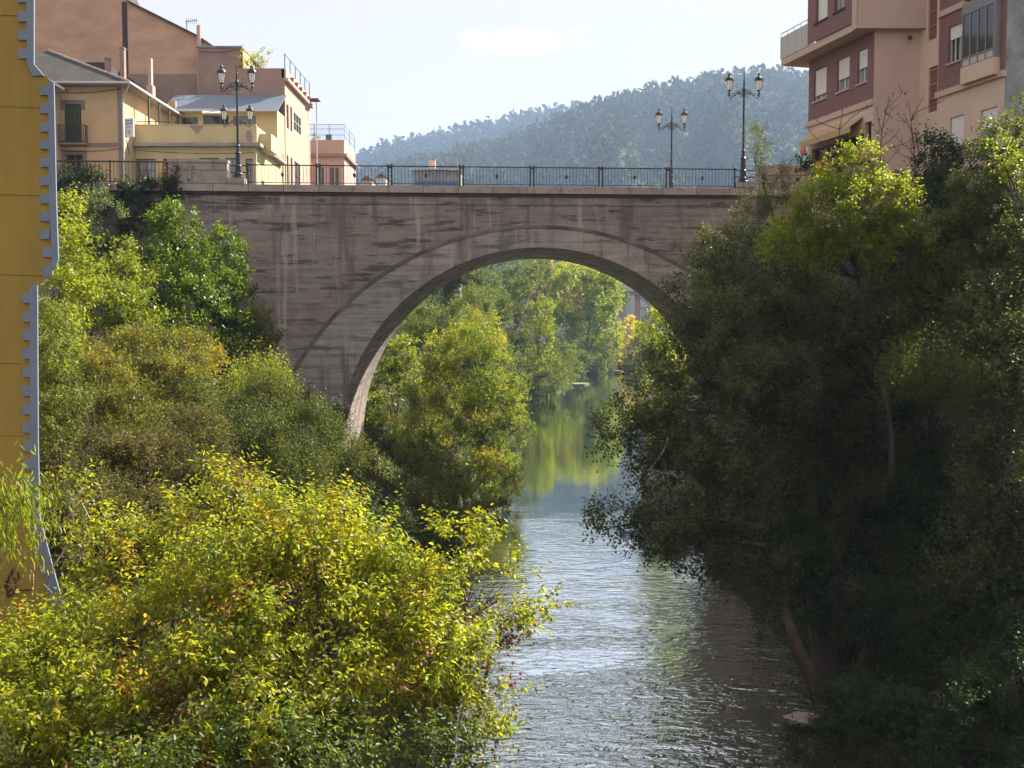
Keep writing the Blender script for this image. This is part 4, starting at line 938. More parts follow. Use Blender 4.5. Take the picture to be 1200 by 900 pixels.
# ------------------------------------------------------------------ near left: yellow gable with blue painted quoins
def yellow_gable():
    Y0 = 15.0; t = thing('yellow_gable_house', 'ochre yellow gable wall edged with toothed blue quoins at the left frame edge', 'house', tuple(W(20, 600, Y0)))
    edge = [(40,-80),(39.6,75),(51,88.5),(56.5,91.5),(63,97),(66,240),(68.3,303),(66,312),(51,329),(43.6,334),(43.8,420),(44.5,520),(46.5,606),(61,662),(77,720),(90,760)]
    poly = [tuple(W(px, py, Y0)) for px, py in [(-260,-80)]+edge+[(-260,760)]]
    b = MB(); b.extrude(poly[::-1], (-4.5, 6.0, 0))
    ym = mat('ochre yellow render', (.45,.285,.05), .9, ((1.8,1.8,.35), .9, (.32,.205,.055)), (35,.3))
    b.build('wall', ym, t)
    # blue band: offset of the edge, plus teeth
    q = MB(); th = .03
    band = [((30,-80),(39.9,-80),(39.6,75),(31.5,75)), ((31.5,75),(39.6,75),(51,88.5),(38,88.5)), ((56.3,91.5),(63,97),(66,240),(57.5,240)), ((57.5,240),(66,240),(68.3,303),(61,306)), ((61,306),(68.3,303),(66,312),(51,329),(51,318)),
            ((34.5,334),(43.6,334),(44.5,520),(35.5,520)), ((35.5,520),(44.5,520),(46.5,606),(37.5,606)), ((37.5,606),(46.5,606),(61,662),(50,662)), ((50,662),(61,662),(77,720),(64,720)), ((64,720),(77,720),(90,760),(76,760))]
    for bb in band: q.extrude([W(px, py, Y0-th) for px, py in bb][::-1], (0, th-.001, 0))
    teeth = [(21,31.6,y,y+11.5) for y in (-76,-54,-31,-9,13.5,35,57)] + [(47,57.6,y,y+11.2) for y in (100,121.5,143,163.5,184.5,206,227,248,269)] + [(50,61.1,y,y+11.2) for y in (290,311)]
    teeth += [(26,35.6,y,y+12) for y in (343,365,386.5,408.5,430,452,473.5,495)] + [(27.5,37.4,y,y+12) for y in (517,538.5,560,581)]
    for x0, x1, y0, y1 in teeth: q.extrude([W(px, py, Y0-th-.002) for px, py in ((x0,y0),(x1+.3,y0),(x1+.3,y1),(x0,y1))][::-1], (0, th, 0))
    for x0, y0 in ((31,616),(38.5,640),(46,662),(52,684),(60,706)): q.extrude([W(px, py, Y0-th-.002) for px, py in ((x0,y0),(x0+12,y0-2),(x0+15,y0+10),(x0+3,y0+12))][::-1], (0, th, 0))
    q.build('quoins', mat('blue grey quoin paint', (.245,.28,.365), .85, ((2,2,2), .6, (.18,.21,.28)), (40,.2)), t)
    j = MB()
    for (ya, yb, xe) in ((16,18,21),(121,126,47),(226,229,47),(320,323,50),(423,426,26),(507,511,27),(592,595,30)):
        j.extrude([W(px, py, Y0-.006) for px, py in ((-260,ya-6),(xe,yb),(xe,yb+.55),(-260,ya-5.4))][::-1], (0,.004,0))
    j.build('joint_line', mat('dark joint line', (.20,.11,.02), .9), t)  # dark seams across the render
    g = MB()
    for pts in (((9,700),(8,690),(10,676),(14,668)), ((17,664),(14,672),(17,680),(22,678),(20,668)), ((18,682),(19,694),(13,690),(9,695)), ((9,700),(20,692),(36,691)), ((4,692),(8,680))):
        g.tube([W(px, py, Y0-.015) for px, py in pts], .012, 5)
    g.build('graffiti', M['red_paint'], t)
yellow_gable()

# ------------------------------------------------------------------ far viaduct over the river
def viaduct():
    Y0 = 330; t = thing('far_viaduct', 'pale concrete viaduct on square piers far upstream beneath the arch', 'viaduct', (Xof(748,400,Y0), Y0, 8))
    x0, x1 = Xof(690,338,Y0), Xof(840,338,Y0); z0, z1 = Zof(343,Y0), Zof(336,Y0)
    cm = mat('pale viaduct concrete', (.55,.53,.50), .9)
    MB().box(x0, x1, Y0-4, Y0+4, z0+.4, z1).build('deck', cm, t)
    r = MB(); r.box(x0, x1, Y0-4.1, Y0-3.9, z1, z1+.9); r.build('parapet', cm, t)
    MB().box(x0, x1, Y0-3, Y0+3, z0-.8, z0+.398).build('beam', M['brown_pl'], t)
    for px in (710, 728.5, 747, 766, 785, 804): x = Xof(px,370,Y0); MB().box(x-.75, x+.75, Y0-1.5, Y0+1.5, 0, z0-.802).build('pier', M['brown_pl'], t)
viaduct()
# quay wall under the arch on the right bank
qx = float(Rx(54))-1.2
o = MB().box(qx, qx+2.2, 50.4, 57.6, -1, 1.9).build('quay_wall', M['bridge']); tag(o, 'low pinkish masonry wall standing in the water under the right side of the arch', 'wall')
# ------------------------------------------------------------------ leaf clouds
rng = np.random.default_rng(11)
def unit(a): return a/(np.linalg.norm(a, axis=1, keepdims=True)+1e-9)
UP = np.array([0,0,1.])
def leaf_arrays(P, D, L, Wd, C, fancy=False, flat=.9):
    """P base, D leaf direction, L length, Wd width, C colour -> verts, quads/tris, colours"""
    n = len(P)
    nrm = unit(UP*flat+rng.normal(size=(n,3))*.65); S = unit(np.cross(D, nrm)); nn = np.cross(S, D)
    L = L[:,None]; Wd = Wd[:,None]
    if fancy:
        b1 = P+D*L*.32; b2 = P+D*L*.70-nn*L*.06; tip = P+D*L-nn*L*.16
        V = np.stack([P, b1+S*Wd*.5+nn*Wd*.12, b2+S*Wd*.36+nn*Wd*.08, tip, b2-S*Wd*.36+nn*Wd*.08, b1-S*Wd*.5+nn*Wd*.12], 1)
        k = np.arange(n)[:,None]*6
        F = np.concatenate([k+np.array([[0,1,2,3]]), k+np.array([[0,3,4,5]])], 0); nv = 6; fv = 4
    else:
        mid = P+D*L*.48
        V = np.stack([P, mid+S*Wd*.5+nn*Wd*.12, P+D*L-nn*L*.1, mid-S*Wd*.5+nn*Wd*.12], 1)
        k = np.arange(n)[:,None]*4
        F = np.concatenate([k+np.array([[0,1,2]]), k+np.array([[0,2,3]])], 0); nv = 4; fv = 3
    return V.reshape(-1,3), F, np.repeat(C, nv, 0), fv
TOTAL = [0]
def crown(lobes, leaf, wid, cov, pal, per=7, twig=.35, upb=.35, droop=.15, clumps=20, cf=.29, shell=.68, jit=.25, ncap=60000, minz=None, gap=0):
    """lobes: (centre, (rx,ry,rz)). returns leaf base points etc."""
    Ps, Ds, Cs, Cc = [], [], [], []
    pal_c = np.array([c for c, w in pal]); pw = np.array([w for c, w in pal], float); pw /= pw.sum()
    for c, r in lobes:
        c = np.array(c); r = np.array(r)
        A = 4*pi*(((r[0]*r[1])**1.6+(r[0]*r[2])**1.6+(r[1]*r[2])**1.6)/3)**(1/1.6)
        nl = min(int(cov*A/(leaf*wid*.55)), ncap); ns = max(6, nl//per)
        nc = int(clumps*rng.uniform(.8,1.2))
        cd = unit(rng.normal(size=(nc,3))+np.array([0,-.15,.12])); cc = c+cd*r*rng.uniform(shell, 1.02, (nc,1))
        crad = cf*rng.uniform(.55,1.35,(nc,1))*(r.mean()*.4+r*.6)
        pi_ = rng.choice(len(pal_c), nc, p=pw); ccol = pal_c[pi_]*rng.uniform(.8,1.2,(nc,1))
        Cc.append(cc)
        k = rng.integers(0, nc, ns)
        g = unit(rng.normal(size=(ns,3)))*rng.uniform(0,1,(ns,1))**.42
        p = cc[k]+g*crad[k]
        if gap:
            q = p*np.array([2.6,2.6,3.1]); nz_ = np.sin(q[:,0]+1.7*np.sin(q[:,2]*.8))*np.sin(q[:,2]*1.1+q[:,1]*.7)+.6*np.sin(q[:,1]*1.9+q[:,0]*1.3)*np.sin(q[:,2]*2.1)
            kp = nz_ > -1+gap*1.6; p, g, k = p[kp], g[kp], k[kp]; ns = len(p)
        out = unit((p-c)/r)
        sd = unit(out*.55+g*.5+UP*upb+rng.normal(size=(ns,3))*.35)
        tw = twig*rng.uniform(.6,1.3,(ns,1))
        j = (np.arange(per)+.6)/per
        pp = p[:,None,:]+sd[:,None,:]*tw[:,None,:]*j[None,:,None]
        side = unit(rng.normal(size=(ns,3))); side = unit(side-(side*sd).sum(1,keepdims=True)*sd); s2 = np.cross(sd, side)
        ang = np.arange(per)*2.4
        rad_ = side[:,None,:]*np.cos(ang)[None,:,None]+s2[:,None,:]*np.sin(ang)[None,:,None]
        dd = sd[:,None,:]*.55+rad_*.9-UP*droop+rng.normal(size=(ns,per,3))*.25
        col = np.repeat(ccol[k][:,None,:], per, 1)
        alt = pal_c[rng.choice(len(pal_c), (ns,per), p=pw)]
        m_ = rng.uniform(0,1,(ns,per,1))**2*.8
        col = col*(1-m_)+alt*m_; col = col*rng.uniform(1-jit,1+jit,(ns,per,1))
        Ps.append(pp.reshape(-1,3)); Ds.append(dd.reshape(-1,3)); Cs.append(col.reshape(-1,3))
    P = np.concatenate(Ps); D = unit(np.concatenate(Ds)); C = np.clip(np.concatenate(Cs), .004, .9)
    if minz is not None:
        gz = ground(P[:,0], P[:,1]) if minz == 'g' else minz
        k = P[:,2] > np.maximum(gz, 0)+.04; P, D, C = P[k], D[k], C[k]
    return P, D, C, Cc
def leaves_obj(name, P, D, C, leaf, wid, mt, par, fancy=False, flat=.9):
    n = len(P); TOTAL[0] += n
    V, F, CC, fv = leaf_arrays(P, D, leaf*rng.uniform(.65,1.25,n), wid*rng.uniform(.75,1.2,n), C, fancy, flat)
    return np_mesh(name, V, F, M[mt], par, CC, fv)
def bend(a, b, n=6, wob=.06, sag=0):
    a = np.array(a, float); b = np.array(b, float); L = np.linalg.norm(b-a); pts = []
    w = rng.normal(size=3)*wob*L; w2 = rng.normal(size=3)*wob*.6*L
    for i in range(n+1):
        t = i/n; pts.append(a+(b-a)*t+w*math.sin(pi*t)+w2*math.sin(2*pi*t)-UP*sag*L*math.sin(pi*t))
    return pts

LG_ = 'shrubs on the left bank before the bridge'
G = {}   # palettes (albedo)
G['laurel'] = [((.085,.135,.012),4),((.115,.17,.014),3),((.05,.085,.012),2)]
G['yellowgreen'] = [((.15,.20,.02),4),((.20,.22,.022),3),((.09,.14,.016),2),((.24,.20,.02),1)]
G['autumn'] = [((.22,.255,.02),6),((.30,.295,.025),3),((.12,.17,.016),3),((.29,.21,.03),.7),((.18,.07,.035),.35)]
G['gold'] = [((.14,.145,.025),4),((.095,.11,.022),4),((.21,.18,.03),1.2),((.065,.085,.02),2)]
G['olive'] = [((.065,.085,.022),4),((.09,.105,.025),2),((.045,.065,.02),3)]
G['olivebrown'] = [((.075,.075,.025),4),((.055,.065,.022),3),((.11,.085,.035),1.5)]
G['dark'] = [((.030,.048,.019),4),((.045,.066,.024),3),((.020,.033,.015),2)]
G['ivy'] = [((.02,.042,.012),5),((.03,.055,.014),3),((.05,.085,.015),.6)]
G['alder'] = [((.065,.080,.036),4),((.100,.116,.048),3),((.036,.048,.024),2.5)]
G['grey'] = [((.085,.11,.06),4),((.11,.135,.08),2),((.06,.085,.04),2)]
G['willow'] = [((.09,.125,.03),4),((.12,.15,.04),3),((.07,.10,.025),2)]
G['poplar'] = [((.20,.25,.025),4),((.25,.27,.03),3),((.13,.19,.025),3)]
G['orange'] = [((.28,.21,.02),3),((.22,.20,.02),3),((.32,.19,.02),1)]
G['yellow'] = [((.40,.34,.02),4),((.34,.31,.02),3),((.44,.33,.03),1)]
G['bright'] = [((.145,.185,.018),4),((.185,.215,.02),3),((.095,.135,.015),2)]
G['rust'] = [((.13,.06,.03),3),((.09,.06,.03),2),((.05,.07,.02),2)]
G['mid'] = [((.07,.10,.022),4),((.095,.13,.025),3),((.045,.07,.018),2)]

def plant(name, label, cat, lobes_px, pal, leaf=.08, wid=None, cov=1.0, mt='leaf', group=None, base=None, stems=None, bark='bark',
          trunk_r=.12, fancy=False, twigs=False, limbs=True, depth=1.0, minz='g', path=None, crown_name='crown', per=7, **kw):
    """lobes_px: (px, py, Y, rx_px, rz_px) measured on the photograph, standing at the real distance Y"""
    wid = wid or leaf*.5
    cov = cov*(1.3 if group in ('shrubs on the left bank before the bridge','shaded trees on the right bank') else 1.0)
    lobes = []
    for px, py, Y, rx, rz in lobes_px:
        c = W(px, py, Y); s = Y/1200; lobes.append((c, (rx*s, max(rx, rz*.8)*s*depth, rz*s)))
    if base is None:
        lo = min(lobes, key=lambda l: l[0][2]); bx, by = np.mean([l[0][0] for l in lobes]), np.mean([l[0][1] for l in lobes])
        base = (bx, by)
    bz = max(float(ground(base[0], base[1])), -.3)-.15
    base = np.array([base[0], base[1], bz])
    t = thing(name, label, cat, base, group)
    if group in (LG_, 'bushes on the left bank under the arch'):
        kw['clumps'] = int(kw.get('clumps', 20)*1.7); kw['cf'] = kw.get('cf', .29)*.74; kw['shell'] = .6; cov = cov*1.1
    elif group == 'trees along the river beyond the bridge': kw['cf'] = .24; kw['clumps'] = 30
    P, D, C, Cc = crown(lobes, leaf, wid, cov, G[pal], per=per, minz=minz, **kw)
    leaves_obj(crown_name, P, D, C, leaf, wid, mt, t, fancy)
    if limbs:
        m = MB(); top = path[-1] if path is not None else None
        if path is not None:
            pts = [np.array(p, float) for p in path]; fine = []
            for a, b in zip(pts[:-1], pts[1:]): fine += bend(a, b, 4, .02)[:-1]
            fine.append(pts[-1]); n = len(fine)
            rr = [trunk_r*(1-.72*i/(n-1)) for i in range(n)]
            m.tube(fine, rr, 8); joints = [(fine[i], rr[i]) for i in range(n//3, n)]
        else:
            cen = np.mean([l[0] for l in lobes], 0); joints = None
            ns = stems or 1; joints = []
            for s in range(ns):
                b0 = base+np.array([rng.normal()*.25*(ns > 1), rng.normal()*.25*(ns > 1), 0]); e = cen+rng.normal(size=3)*np.array([1,1,.5])*(.5 if ns > 1 else .1)*np.mean(lobes[0][1])
                pts = bend(b0, e, 8, .05); r0 = trunk_r*(1 if ns == 1 else .6); rr = [r0*(1-.65*i/8) for i in range(9)]
                m.tube(pts, rr, 7); joints += [(pts[i], rr[i]) for i in range(3, 9)]
        for (c, r), cc in zip(lobes, Cc):
            k = min(range(len(joints)), key=lambda i: np.linalg.norm(joints[i][0]-c)+(2.0 if joints[i][0][2] > c[2] else 0))
            jp, jr = joints[k]; c2 = c*.75+jp*.25
            lp = bend(jp, c2, 5, .07); lr = [min(jr*.62, .11)*(1-.6*i/5) for i in range(6)]; m.tube(lp, lr, 5)
            for q in cc[:(40 if fancy else 12)]:
                i = int(rng.integers(1, 6)); m.tube(bend(lp[i], q, 4, .08), [lr[i]*.55, lr[i]*.42, lr[i]*.3, lr[i]*.2, lr[i]*.1], 4)
        m.build('trunk' if cat == 'tree' else 'stems', M[bark], t, smooth=True)
    return t, lobes, Cc

# ------------------------------------------------------------------ hills
def hill(name, prof, Yr, Yb, base_z, fall, bump, m, seed):
    """ridge at distance Yr following the profile (angle px -> height), foot at distance Yb"""
    pxs = np.array([p[0] for p in prof], float); pys = np.array([p[1] for p in prof], float)
    us = np.linspace(pxs[0], pxs[-1], 220); vs = np.linspace(0, 1.6, 60)
    U_, V_ = np.meshgrid(us, vs)
    ridge = np.interp(U_, pxs, pys); zr = CAMZ+(382-ridge)/1200*Yr
    Y = Yb+(Yr-Yb)*V_; X = (U_-600)/1200*Yr*(.55+.45*Y/Yr)
    s = np.clip(V_, 0, 1); f = s**.85; back = np.clip(V_-1, 0, 1)
    gul = (np.sin(U_*.045+seed+V_*2)*.5+np.sin(U_*.11+seed*2-V_*5)*.3+np.sin(U_*.23+V_*9)*.15)*bump*np.sin(np.clip(s,0,1)*pi)
    Z = base_z+(zr-base_z)*f+gul-back*fall
    n1, n2 = U_.shape; idx = np.arange(n1*n2).reshape(n1, n2)
    F = np.stack([idx[:-1,:-1], idx[:-1,1:], idx[1:,1:], idx[1:,:-1]], -1).reshape(-1,4)
    o = np_mesh(name, np.stack([X.ravel(), Y.ravel(), Z.ravel()], -1), F, m); struct(o)
    o.data.polygons.foreach_set('use_smooth', [True]*len(F))
    return X, Y, Z, U_, V_
hm = mat('hill scrub', (.022,.032,.014), .95, ((.02,.02,.02), 1, (.045,.045,.025)), (.3,.8))
PROF1 = [(300,262),(380,235),(430,214),(480,203),(530,195),(570,181),(600,172),(640,157),(700,134),(760,117),(830,104),(890,97),(945,103),(1000,103),(1100,112),(1300,140),(1700,220)]
PROF2 = [(250,240),(330,225),(400,213),(430,200),(460,190),(500,181),(560,168),(620,155),(680,145),(760,135),(900,150)]
H1 = hill('hill', PROF1, 1300, 620, 5, 100, 28, hm, 1.0)
H2 = hill('far_hill', PROF2, 2000, 1050, 5, 120, 24, hm, 4.0)
def forest(name, H, n, hmin, hmax, cards, pal, conifer=0, vlo=.05, vhi=1.05, size=1.0, seed=3, edge=0):
    X, Y, Z, U_, V_ = H
    r = np.random.default_rng(seed)
    nv, nu = X.shape
    iu = r.uniform(0, nu-1.01, n); lo = vlo/1.6*(nv-1); hi = vhi/1.6*(nv-1)
    iv = lo+(hi-lo)*r.uniform(0,1,n)**.75
    if edge: iv[:edge] = (nv-1)/1.6*r.uniform(.96,1.01,edge)
    a = iu.astype(int); b = iv.astype(int); fu = iu-a; fv = iv-b
    def smp(Q): return (Q[b,a]*(1-fu)*(1-fv)+Q[b,a+1]*fu*(1-fv)+Q[b+1,a]*(1-fu)*fv+Q[b+1,a+1]*fu*fv)
    base = np.stack([smp(X), smp(Y), smp(Z)], -1); h = hmin+(hmax-hmin)*r.uniform(0,1,n)**2.2
    # bare and wooded patches
    k = cards; g = unit(r.normal(size=(n*k,3))); hh = np.repeat(h, k)
    con = np.repeat(r.uniform(0,1,n) < conifer, k)
    rad = r.uniform(.5,1,(n*k))
    P = np.repeat(base, k, 0)
    zf = r.uniform(.05,1,n*k)
    P = P+np.where(con[:,None], np.stack([g[:,0]*(1-zf)*hh*.26, g[:,1]*(1-zf)*hh*.26, zf*hh*1.25], -1),
                   np.stack([g[:,0]*hh*.45*rad, g[:,1]*hh*.45*rad, hh*.48+g[:,2]*hh*.42*rad], -1))
    D = unit(g+UP*.3+r.normal(size=(n*k,3))*.4)
    pc = np.array([c for c,w in pal]); pw = np.array([w for c,w in pal], float); pw /= pw.sum()
    C = np.repeat(pc[r.choice(len(pc), n, p=pw)]*r.uniform(.75,1.25,(n,1)), k, 0)*r.uniform(.8,1.2,(n*k,1))
    bx, by = np.repeat(base[:,0], k), np.repeat(base[:,1], k)
    patch = .5+.5*np.sin(bx*.011+by*.006+seed)*np.sin(by*.013-bx*.004+2*seed)+.3*np.sin(bx*.031+by*.027)
    C = C*(.75+.45*np.clip(patch, 0, 1.3))[:,None]
    L = hh*.34*size; Wd = L*.8
    V, F, CC, fv_ = leaf_arrays(P, D, L, Wd, C)
    o = np_mesh(name, V, F, M['hill_leaf'], None, CC, fv_); o['kind'] = 'stuff'; o['label'] = 'wooded scrub covering the hazy hillside'; return o
scrub = [((.030,.046,.018),4),((.040,.058,.021),3),((.055,.07,.028),1.0),((.085,.095,.04),.25)]
conif = [((.014,.026,.012),4),((.02,.034,.013),2)]
forest('hillside_scrub', H1, 13000, 4.5, 21, 16, scrub, .05, edge=700)
o = forest('far_conifer_wood', H2, 5600, 16, 34, 12, conif, .85, vlo=.35, seed=5, edge=900); o['label'] = 'dark conifer wood along the far hazy ridge'
# a few trees one can tell apart on the skyline
sky = [(680,128,'crooked lone pine standing highest on the bare skyline'),(668,133,'small round tree on the skyline left of the crooked pine'),(776,112,'pale bushy tree on the middle of the skyline above the brown lamp'),
       (796,106,'low spreading tree on the skyline right of the bushy pale one'),(862,92,'dark full tree topping the hill left of the right end lamp'),(884,88,'tallest dark tree on the hill crest at the right end lamp'),(905,94,'rounded tree on the crest right of the tall dark one')]
for px, py, lb in sky:
    Y = 1297
    plant('skyline_tree', lb, 'tree', [(px, py+2, Y, 6, 5), (px+3, py-2, Y, 4, 4)], 'mid', leaf=2.6, wid=2.0, cov=1.0, mt='far_leaf', group='trees on the hill skyline', minz=None, clumps=7, twig=2.4, limbs=False)
for o in list(COL.objects):
    if o.name.startswith('skyline_tree'):
        zz = o.location.z; # give each a trunk down to the hillside
        ch = [c for c in COL.objects if c.parent == o and c.type == 'MESH'][0]
        v = np.array([p.co for p in ch.data.vertices]); c = v.mean(0)
        tm = MB(); L0 = np.array(o.location)+c; tm.tube([L0-(0,0,16), L0+(0,0,2)], [.6,.3], 5); tm.build('trunk', M['bark'], o)

# ------------------------------------------------------------------ trees seen through the arch and beyond
BG = 'trees along the river beyond the bridge'
plant('tall_poplar', 'tall bright yellow green tree filling the middle of the arch opening', 'tree',
      [(700,345,222,30,34),(668,350,223,30,34),(712,385,220,20,26),(690,395,221,30,26),(672,322,225,22,18),(655,385,223,22,28),(710,350,226,16,26)], 'poplar', leaf=.42, wid=.31, cov=1.1, mt='far_leaf', group=BG, trunk_r=.5, clumps=22, base=(Xof(690,430,224),225), twig=.9)
plant('orange_topped_tree', 'orange tinted treetop showing behind the tall yellow green tree', 'tree', [(652,322,248,22,18),(640,340,248,20,20),(665,345,249,20,20)], 'orange', leaf=.45, wid=.33, mt='far_leaf', group=BG, trunk_r=.4, base=(Xof(652,420,248),249), twig=.9)
plant('green_column_tree', 'narrow fresh green and yellow tree left of the tall yellow green one', 'tree', [(634,370,148,16,22),(630,398,148,20,24),(636,425,147,20,22),(622,440,147,16,18)], 'bright', leaf=.28, wid=.2, mt='far_leaf', group=BG, trunk_r=.35, base=(Xof(625,455,148),150), twig=.7)
plant('dark_river_tree', 'dark grey green tree leaning over the far bend left of the fresh green tree', 'tree', [(598,380,138,20,28),(600,412,138,22,26),(592,438,137,22,22),(612,350,142,16,20)], 'olive', leaf=.26, wid=.18, mt='far_leaf', group=BG, trunk_r=.35, base=(Xof(596,455,138),140), twig=.7)
plant('willow_bush', 'rounded pale grey green willow beside the water below the tall tree', 'tree', [(650,440,140,16,16),(636,452,139,20,13),(662,425,150,16,20),(620,456,139,16,12)], 'willow', leaf=.24, wid=.12, mt='far_leaf', group=BG, trunk_r=.2, base=(Xof(640,462,141),143), twig=.8)
plant('willow_bush', 'broad silvery willow on the far bank right of the grass spit', 'tree', [(692,420,216,22,20),(676,425,210,18,16),(706,427,220,16,11),(660,412,212,14,18)], 'willow', leaf=.34, wid=.18, mt='far_leaf', group=BG, trunk_r=.25, base=(Xof(688,440,216),217), twig=.8)
plant('yellow_tree', 'small pure yellow autumn tree below the far viaduct', 'tree', [(736,385,238,10,14),(738,405,238,11,14),(734,420,237,9,9)], 'yellow', leaf=.42, wid=.34, mt='far_leaf', group=BG, trunk_r=.25, base=(Xof(736,436,238),238), twig=.8)
plant('grey_bank_tree', 'grey green tree between the yellow tree and the dark alder', 'tree', [(758,400,235,14,22),(750,425,235,14,16),(775,415,230,16,24),(718,428,240,12,14)], 'willow', leaf=.4, wid=.25, mt='far_leaf', group=BG, trunk_r=.25, base=(Xof(758,436,236),238), twig=.8)
plant('dark_slope_tree', 'dark green oak high on the slope left of the tall yellow tree', 'tree', [(612,325,200,22,16),(590,345,195,22,18),(630,318,210,18,12)], 'mid', leaf=.38, wid=.3, mt='far_leaf', group=BG, trunk_r=.35, base=(Xof(605,400,200),202), twig=.8)
sl = [((520,322,122,20,20),(545,318,121,20,16),'olive tree crown tucked right under the left curve of the arch'),
      ((470,372,112,18,20),(455,392,111,16,20),'small olive tree touching the left curve of the arch from behind'),
      ((560,335,150,22,18),(540,352,148,22,20),'grey green tree on the left slope just under the arch curve'),
      ((520,370,128,26,24),(545,385,125,24,22),'olive tree on the left slope behind the large riverside bush'),
      ((575,365,130,20,22),(568,395,128,22,22),'muted green tree between the olive tree and the dark river tree'),
      ((600,312,240,24,12),(570,325,235,20,12),'far pale tree under the top of the arch on the left'),
      ((495,400,100,22,20),(470,420,98,18,18),'soft olive shrub tree close to the lit side of the arch')]
for a, b, lb in sl:
    Y = a[2]; plant('slope_tree', lb, 'tree', [a, b, ((a[0]+b[0])/2-14, b[1]+22, Y, 22, 20), ((a[0]+b[0])/2+12, b[1]+24, Y, 22, 20)], 'mid' if Y > 126 else 'olive', leaf=.0022*Y, wid=.0015*Y, mt='far_leaf', group='trees on the slope left of the river', trunk_r=.3, twig=.006*Y)
for px, py, Y, rx, pal, lb in ((640,318,260,26,'mid','distant green tree behind the orange tinted top'),(700,318,280,30,'olive','distant dull tree behind the top of the tall yellow green tree'),(775,388,290,22,'willow','distant grey tree standing in front of the viaduct piers'),
                               (790,390,180,30,'mid','green tree behind the alder by the right side of the arch'),(830,400,120,40,'olive','olive tree behind the right foot of the arch')):
    plant('distant_tree', lb, 'tree', [(px,py+10,Y,rx,14),(px+6,py+34,Y,rx,18),(px-6,py+55,Y,rx,18)] if Y > 200 else [(px,py,Y,rx,26),(px-6,py+38,Y,rx,24)], pal, leaf=.0021*Y, wid=.0015*Y, mt='far_leaf', group='distant trees beyond the river bend', trunk_r=.4, twig=.006*Y)
# big bush over the water under the arch, and its neighbours on the left bank beyond
plant('riverside_bush', 'large rounded yellow green bush overhanging the water inside the arch', 'bush',
      [(545,430,62,48,42),(520,475,61,46,42),(575,500,60,42,48),(540,545,58,46,42),(590,470,62,26,34),(500,525,58,32,36),(585,560,57,24,28),(560,395,66,28,26)], 'yellowgreen', leaf=.125, wid=.075, cov=1.0, group='bushes on the left bank under the arch', stems=5, trunk_r=.12, base=(Xof(535,590,60),60), minz=.15, clumps=26, cf=.3, twig=.5, jit=.3)
plant('arch_undergrowth', 'layered yellow green undergrowth stepping down from the lit arch foot to the water', 'bush', [(445,505,63,24,22),(470,530,62,26,22),(495,500,64,24,24),(450,545,61,26,22),(490,575,60,26,20),(425,490,64,16,18)], 'yellowgreen', leaf=.12, wid=.07, cov=.9, group='bushes on the left bank under the arch', stems=5, trunk_r=.06, base=(Xof(465,560,62),62), twig=.4, minz=.1)
plant('arch_shrub', 'fresh green large leaved shrub beside the lit foot of the arch', 'bush', [(460,415,66,26,22),(448,450,65,24,24),(480,440,66,22,22),(440,478,62,20,16)], 'bright', leaf=.20, wid=.13, cov=.9, group='bushes on the left bank under the arch', stems=3, base=(Xof(460,500,65),65), twig=.5)
plant('slope_bush', 'soft olive bush above the large riverside bush on the left slope', 'bush', [(500,385,82,28,24),(530,405,80,26,24),(475,375,86,20,22),(555,362,84,26,24)], 'willow', leaf=.15, wid=.085, group='bushes on the left bank under the arch', stems=3, base=(Xof(510,460,82),82), twig=.6)
plant('yellow_bank_shrub', 'low yellow shrub at the water edge below the large riverside bush', 'bush', [(505,560,48,34,26),(540,590,47,34,22),(575,600,46,20,16),(480,590,46,26,24),(520,622,44,40,20)], 'gold', leaf=.10, wid=.06, group='bushes on the left bank under the arch', stems=4, base=(Xof(520,610,47),47), minz=.1, twig=.4)
plant('rusty_undergrowth', 'reddish brown dry shrub at the foot of the arch', 'bush', [(418,540,46,20,24),(440,580,45,26,24),(415,590,42,24,24)], 'rust', leaf=.09, wid=.05, cov=.7, group='shrubs on the left bank before the bridge', stems=5, bark='red_bark', base=(Xof(430,590,45),45), twig=.4)
plant('dark_arch_bush', 'dark green bush in the shade right of the dry shrub', 'bush', [(470,570,52,24,20),(490,600,50,24,16)], 'dark', leaf=.10, wid=.06, group='shrubs on the left bank before the bridge', stems=3, base=(Xof(475,580,51),51), twig=.4)

# ------------------------------------------------------------------ left bank in front of the bridge
LG = 'shrubs on the left bank before the bridge'
plant('laurel', 'glossy bright green laurel, tallest in front of the bridge wall', 'bush', [(205,285,44,26,36),(190,330,43,38,40),(215,360,42,36,36),(200,262,45,14,16),(235,330,43,24,34)], 'laurel', leaf=.19, wid=.085, cov=1.0, mt='gloss_leaf', group=LG, stems=4, base=(Xof(205,420,43),43), upb=.9, droop=-.1, twig=.55, clumps=20)
plant('laurel', 'glossy green laurel nearest the bridge face, right of the tallest one', 'bush', [(265,300,46,20,28),(262,345,45,28,34),(280,380,45,24,34),(250,400,44,30,36)], 'laurel', leaf=.19, wid=.085, mt='gloss_leaf', group=LG, stems=3, base=(Xof(265,430,45),45), upb=.9, droop=-.1, twig=.55)
plant('laurel', 'glossy yellowish green laurel left of the tallest one', 'bush', [(150,335,40,26,32),(160,380,39,34,34),(125,370,38,28,34),(145,305,41,14,16)], 'bright', leaf=.17, wid=.08, mt='gloss_leaf', group=LG, stems=3, base=(Xof(150,430,39),39), upb=.8, droop=-.1, twig=.5)
plant('variegated_shrub', 'grey green mottled shrub hanging over the shaded wall', 'bush', [(118,262,46,22,30),(128,300,46,22,26),(110,235,47,12,14)], 'grey', leaf=.12, wid=.07, group=LG, stems=2, base=(Xof(118,330,46),46), twig=.4)
